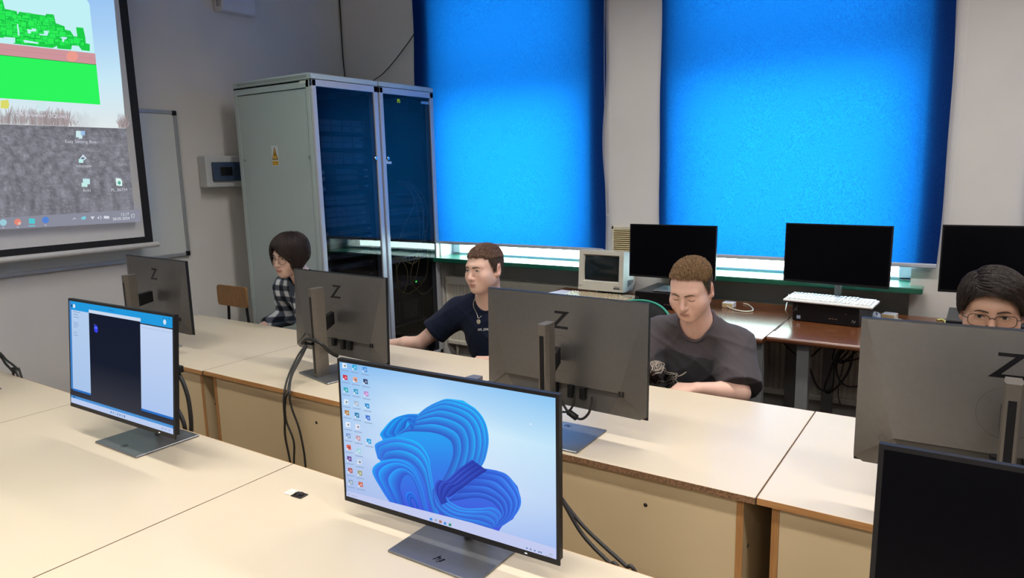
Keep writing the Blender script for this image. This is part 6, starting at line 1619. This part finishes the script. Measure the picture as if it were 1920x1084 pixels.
# ---- person in the dark rose shirt
hip = (-.955, 2.97, .50)
J = dict(hip=hip, chest=(-.955, 2.865, .755), neck=(-.955, 2.795, .940), shL=(-.812, 2.83, .856), shR=(-1.130, 2.83, .870), elL=(-.742, 2.685, .715), elR=(-1.160, 2.68, .72), wrL=(-.880, 2.585, .738), wrR=(-1.14, 2.60, .70),
         handL=dict(d=(-1, -.25, -.10), palm=(.0, .2, -1), thumb=(0, -1, .3), curl=.45), handR=dict(d=(1, -.5, 0), palm=(0, 0, -1), thumb=(0, -1, 0), curl=.4), **legs(hip))
def post3(put, bv, g, fwd, up, side, hw):
    def onp(px, py, lift=.0012):
        d = ray(px, py); h = bv.ray_cast(CAM, d.normalized(), 6); return h[0]-d.normalized()*lift if h[0] else None
    kx, ky = 120/1301, 100/1084
    def run(pts, w=.00115):
        q = cr([(x, y, 0) for x, y in pts], 5); seg = []; out = []
        for p in q:
            h = onp(1200+p.x*kx, 660+p.y*ky)
            if h is not None: seg.append(h)
        if len(seg) > 2: b.tube(seg, w, 5)
    b = MB(); b.col = (.74, .66, .57)
    for pts in ([(235, 190), (215, 240), (240, 290), (255, 330), (230, 380), (215, 430)], [(250, 200), (290, 185), (380, 190), (450, 220), (495, 240), (480, 300), (430, 350), (370, 385), (300, 388), (262, 380), (258, 300), (250, 200)],
                [(275, 215), (330, 205), (400, 215), (440, 250), (420, 310), (370, 350), (310, 355), (285, 300), (275, 215)], [(300, 235), (350, 225), (400, 240), (405, 280), (370, 315), (330, 320), (308, 280), (300, 235)], [(320, 250), (360, 245), (380, 265), (360, 290), (335, 285), (320, 250)], [(340, 225), (330, 290), (350, 350)], [(290, 360), (340, 372), (410, 340), (470, 270)],
                [(480, 310), (450, 370), (430, 430), (340, 435), (260, 480)], [(495, 325), (440, 400), (360, 420), (280, 440), (250, 470)], [(470, 320), (510, 330), (520, 380), (560, 410), (640, 425), (750, 440), (770, 480)], [(480, 370), (520, 430), (600, 455), (680, 450), (760, 490), (830, 470), (930, 410)], [(770, 500), (850, 475), (930, 425), (940, 405)],
                [(620, 470), (560, 540), (520, 600), (430, 590), (380, 575), (340, 640), (280, 680), (200, 700)], [(660, 480), (580, 560), (530, 615), (440, 605), (390, 595), (340, 660), (260, 700)], [(740, 500), (660, 520), (600, 570), (550, 620), (470, 640), (400, 680), (320, 710)], [(760, 520), (700, 560), (640, 560), (600, 590)], [(740, 450), (730, 540), (745, 600), (800, 630), (840, 625)],
                [(680, 600), (600, 640), (500, 660), (420, 690), (340, 720)], [(690, 610), (660, 690), (690, 730)], [(700, 640), (720, 700)], [(640, 640), (610, 700), (590, 740), (640, 775)], [(560, 660), (450, 700), (500, 740), (550, 770)], [(430, 700), (380, 720), (300, 715)], [(190, 570), (240, 620), (280, 640), (270, 660)], [(690, 540), (720, 570), (690, 600), (660, 560), (690, 540)]):
        run(pts)
    put(b.build('rose_print', M_cloth))
pcA, pcB = atY(1225, 650, 2.72), atY(1320, 735, 2.72)
def rosecloth(P):
    c = np.tile(np.array(lin('4a454b')), (len(P), 1))
    c[:] = np.array((.060, .052, .058))
    m = (P[:, 1] < 2.80) & (P[:, 0] > -1.095) & (P[:, 0] < -.865+.1*(P[:, 2]-.8)) & (P[:, 2] < .845-.12*(P[:, 0]+1.1)) & (P[:, 2] > .66)
    n = .5+.5*np.sin(P[:, 0]*31+4*np.sin(P[:, 2]*23))*np.sin(P[:, 2]*37+3*np.sin(P[:, 0]*19))
    dk = np.array((.030, .029, .034)); c[m] = dk*(1+.9*np.clip((-.93-P[m, 0])/.15, 0, 1)*n[m])[:, None]
    return c
person('person with cropped fair brown hair looking down in a charcoal shirt with a rose print', ((-.952, 2.700, 1.103), rad(-2), rad(20), rad(0)), J, skin=(.68, .43, .345), closed=True, hairf=hair_short('75593a', '4c3d2e', .024, .006, .086, .40, topn=.006, n=5200), brows=(.12, .07, .045), head=dict(thin=1.02, jaw=.98, nose=.98, bt=1.1),
       cloth=dict(color=rosecloth, sleeve=.93, loose=.025, wrinkle=.0040, neckr=.070, flare=.010, neckz=-.004, band='4a444a'), post=post3, rngseed=33, blush=.10)
# ---- person with glasses behind the near screen
E4 = atY(1859.5, 592, 2.52); H4 = E4+Vector((0, .073, -.004))
hip = (H4.x+.005, 2.98, .50)
J = dict(hip=hip, chest=(H4.x+.003, 2.83, .79), neck=(H4.x, H4.y+.105, H4.z-.155), shL=(H4.x+.178, 2.78, H4.z-.215), shR=(H4.x-.178, 2.78, H4.z-.215), elL=(H4.x+.25, 2.64, .75), elR=(H4.x-.22, 2.66, .75), wrL=(H4.x+.12, 2.46, .775), wrR=(H4.x-.06, 2.46, .775),
         handL=dict(d=(-.5, -1, 0), palm=(0, 0, -1), thumb=(-1, 0, 0), curl=.25), handR=dict(d=(.4, -1, 0), palm=(0, 0, -1), thumb=(1, 0, 0), curl=.25), **legs(hip))
def post4(put, bv, g, fwd, up, side, hw):
    glasses(put, hw, pmat('dark_frame', (.035, .022, .018), .3, .7), .0275, .0180, cx=.0335, cz=-.002, sq=3.4, r=.0011, bridge=.006)
person('person with dark swept hair and thin glasses peering over the large near screen', (H4, rad(1), rad(4), rad(0)), J, skin=(.44, .26, .185), hairf=hair_swept('271d19'), gaze=(rad(-6), rad(4)), brows=(.035, .022, .016), eyecol=(.06, .045, .03), head=dict(thin=1.0, jaw=1.0, ears=True, bt=.8),
       cloth=dict(color='15161c', sleeve=1.9, loose=.018, neckr=.064), post=post4, rngseed=44)

# ------------------------------------------------------------------ swivel chairs
M_chf = pmat('chair_fabric', (.012, .013, .015), .9, var=.2, scale=200, bump=.2, bscale=600)
M_pip = pmat('green_piping', (.02, .22, .15), .5)
def swivel(label, x, y, rz=0., top=.93, wd=1.):
    t = thing('swivel_chair', label, 'chair', (x, y, 0), rz, 'black swivel chairs')
    b = MB(); b.smooth = True; b.rbox(-.23, -.24, .315, .23, .22, .375, .028, 4); b.build('seat', M_chf, t)
    # backrest faces the desk (-y), gently curved
    n, m_ = 14, 12; z0, z1 = .52, top; vs = []
    def pt(u, v, s): # u -1..1, v 0..1
        hw_ = .225*wd*(1-.10*v*v)*(1-.18*max(0, v-.7)/.3*abs(u)); z = lerp(z0, z1, v)-.05*(u*u)*max(0, v-.5)*2
        return (u*hw_, .245+.05*v-.055*u*u+s*.022*(1-abs(u)**6)*(1-abs(2*v-1)**8), z)
    for s in (-1, 1):
        for j in range(m_+1):
            for i in range(n+1): vs.append(pt(i/n*2-1, j/m_, s))
    k = (n+1)*(m_+1); fs = []
    for j in range(m_):
        for i in range(n):
            a = j*(n+1)+i; fs.append((a, a+1, a+n+2, a+n+1)); fs.append((k+a, k+a+n+1, k+a+n+2, k+a+1))
    b = MB(); b.smooth = True; b.add(vs, fs); b.build('backrest', M_chf, t)
    ring = [pt(-1+2*i/20, 1, 0) for i in range(21)]+[pt(1, 1-i/12, 0) for i in range(1, 13)]+[pt(1-2*i/20, 0, 0) for i in range(1, 21)]+[pt(-1, i/12, 0) for i in range(1, 12)]
    b = MB(); b.smooth = True; b.tube(ring, .007, 8, closed=True); b.build('piping', M_pip, t)
    b = MB(); b.smooth = True; b.lathe([(.028, .09), (.028, .25), (.018, .251), (.018, .32)], 16); b.build('gas_lift', M_black, t, sharp=40)
    b = MB(); b.rbox(-.03, .0, .30, .03, .30, .315, .004); b.rbox(-.03, .285, .30, .03, .30, .66, .004); b.build('back_bracket', M_black, t)
    for i in range(5):
        a = 2*PI*i/5+.3; c_, s_ = math.cos(a), math.sin(a)
        b = MB(); b.tube([(0, 0, .095), (.28*c_, .28*s_, .07)], [.026, .016], 8); sp_ = b.build('base_spoke', M_black, t)
        b = MB(); b.smooth = True; b.lathe([(.024, -.016), (.027, -.010), (.027, .010), (.024, .016)], 16, (.29*c_, .29*s_, .027), 'x'); b.build('caster', M_black, sp_)
    return t
pr = atY(1268, 590, 3.40); pt_ = atY(1220, 571, 3.42)
swivel('empty black swivel chair with green piping beside the person in the rose shirt', pr.x-.205, 3.15, 0, pt_.z+.012)
swivel('black swivel chair under the person in the rose shirt', -1.0, 3.01, 0, .70, .62)
swivel('black swivel chair under the person in the navy t-shirt', -1.96, 2.99, rad(-6), .82)
swivel('black swivel chair under the person in the plaid shirt', -3.37, 3.0, 0, .78)
swivel('black swivel chair under the bespectacled person at the right', .04, 3.02, 0, .93)
# ------------------------------------------------------------------ light
wd = bpy.data.worlds.new('daylight'); SC.world = wd; wd.use_nodes = True
bg = wd.node_tree.nodes['Background']; bg.inputs[0].default_value = (.80, 1.0, .97, 1); bg.inputs[1].default_value = SKY
for k, (a, b) in enumerate(WINS):
    ld = bpy.data.lights.new('window_portal', 'AREA'); ld.shape = 'RECTANGLE'; ld.size = b-a; ld.size_y = ZT-ZS
    lo = bpy.data.objects.new('window_portal', ld); COL.objects.link(lo); lo.location = ((a+b)/2, 4.84, (ZS+ZT)/2); lo.rotation_euler = (rad(-90), 0, 0)
    ld.cycles.is_portal = True
def lamp(x, y, w, d, power, col, z=3.42):
    ld = bpy.data.lights.new('ceiling_or_fill_lamp', 'AREA'); ld.shape = 'RECTANGLE'; ld.size = w; ld.size_y = d; ld.energy = power; ld.color = col; ld.spread = rad(138)
    lo = bpy.data.objects.new('ceiling_or_fill_lamp', ld); COL.objects.link(lo); lo.location = (x, y, z)
    return lo
for (x, y, p) in LAMPS: lamp(x, y, 1.25, .22, p, LCOL)
SC.view_settings.view_transform = 'Standard'; SC.view_settings.look = 'None'; SC.view_settings.gamma = 1; SC.view_settings.exposure = EXPO
SC.view_settings.use_curve_mapping = False
SC.cycles.max_bounces = 8; SC.cycles.transparent_max_bounces = 12; SC.cycles.use_denoising = True
SC.cycles.sample_clamp_indirect = 6.0
SC.cycles.caustics_reflective = False; SC.cycles.caustics_refractive = False
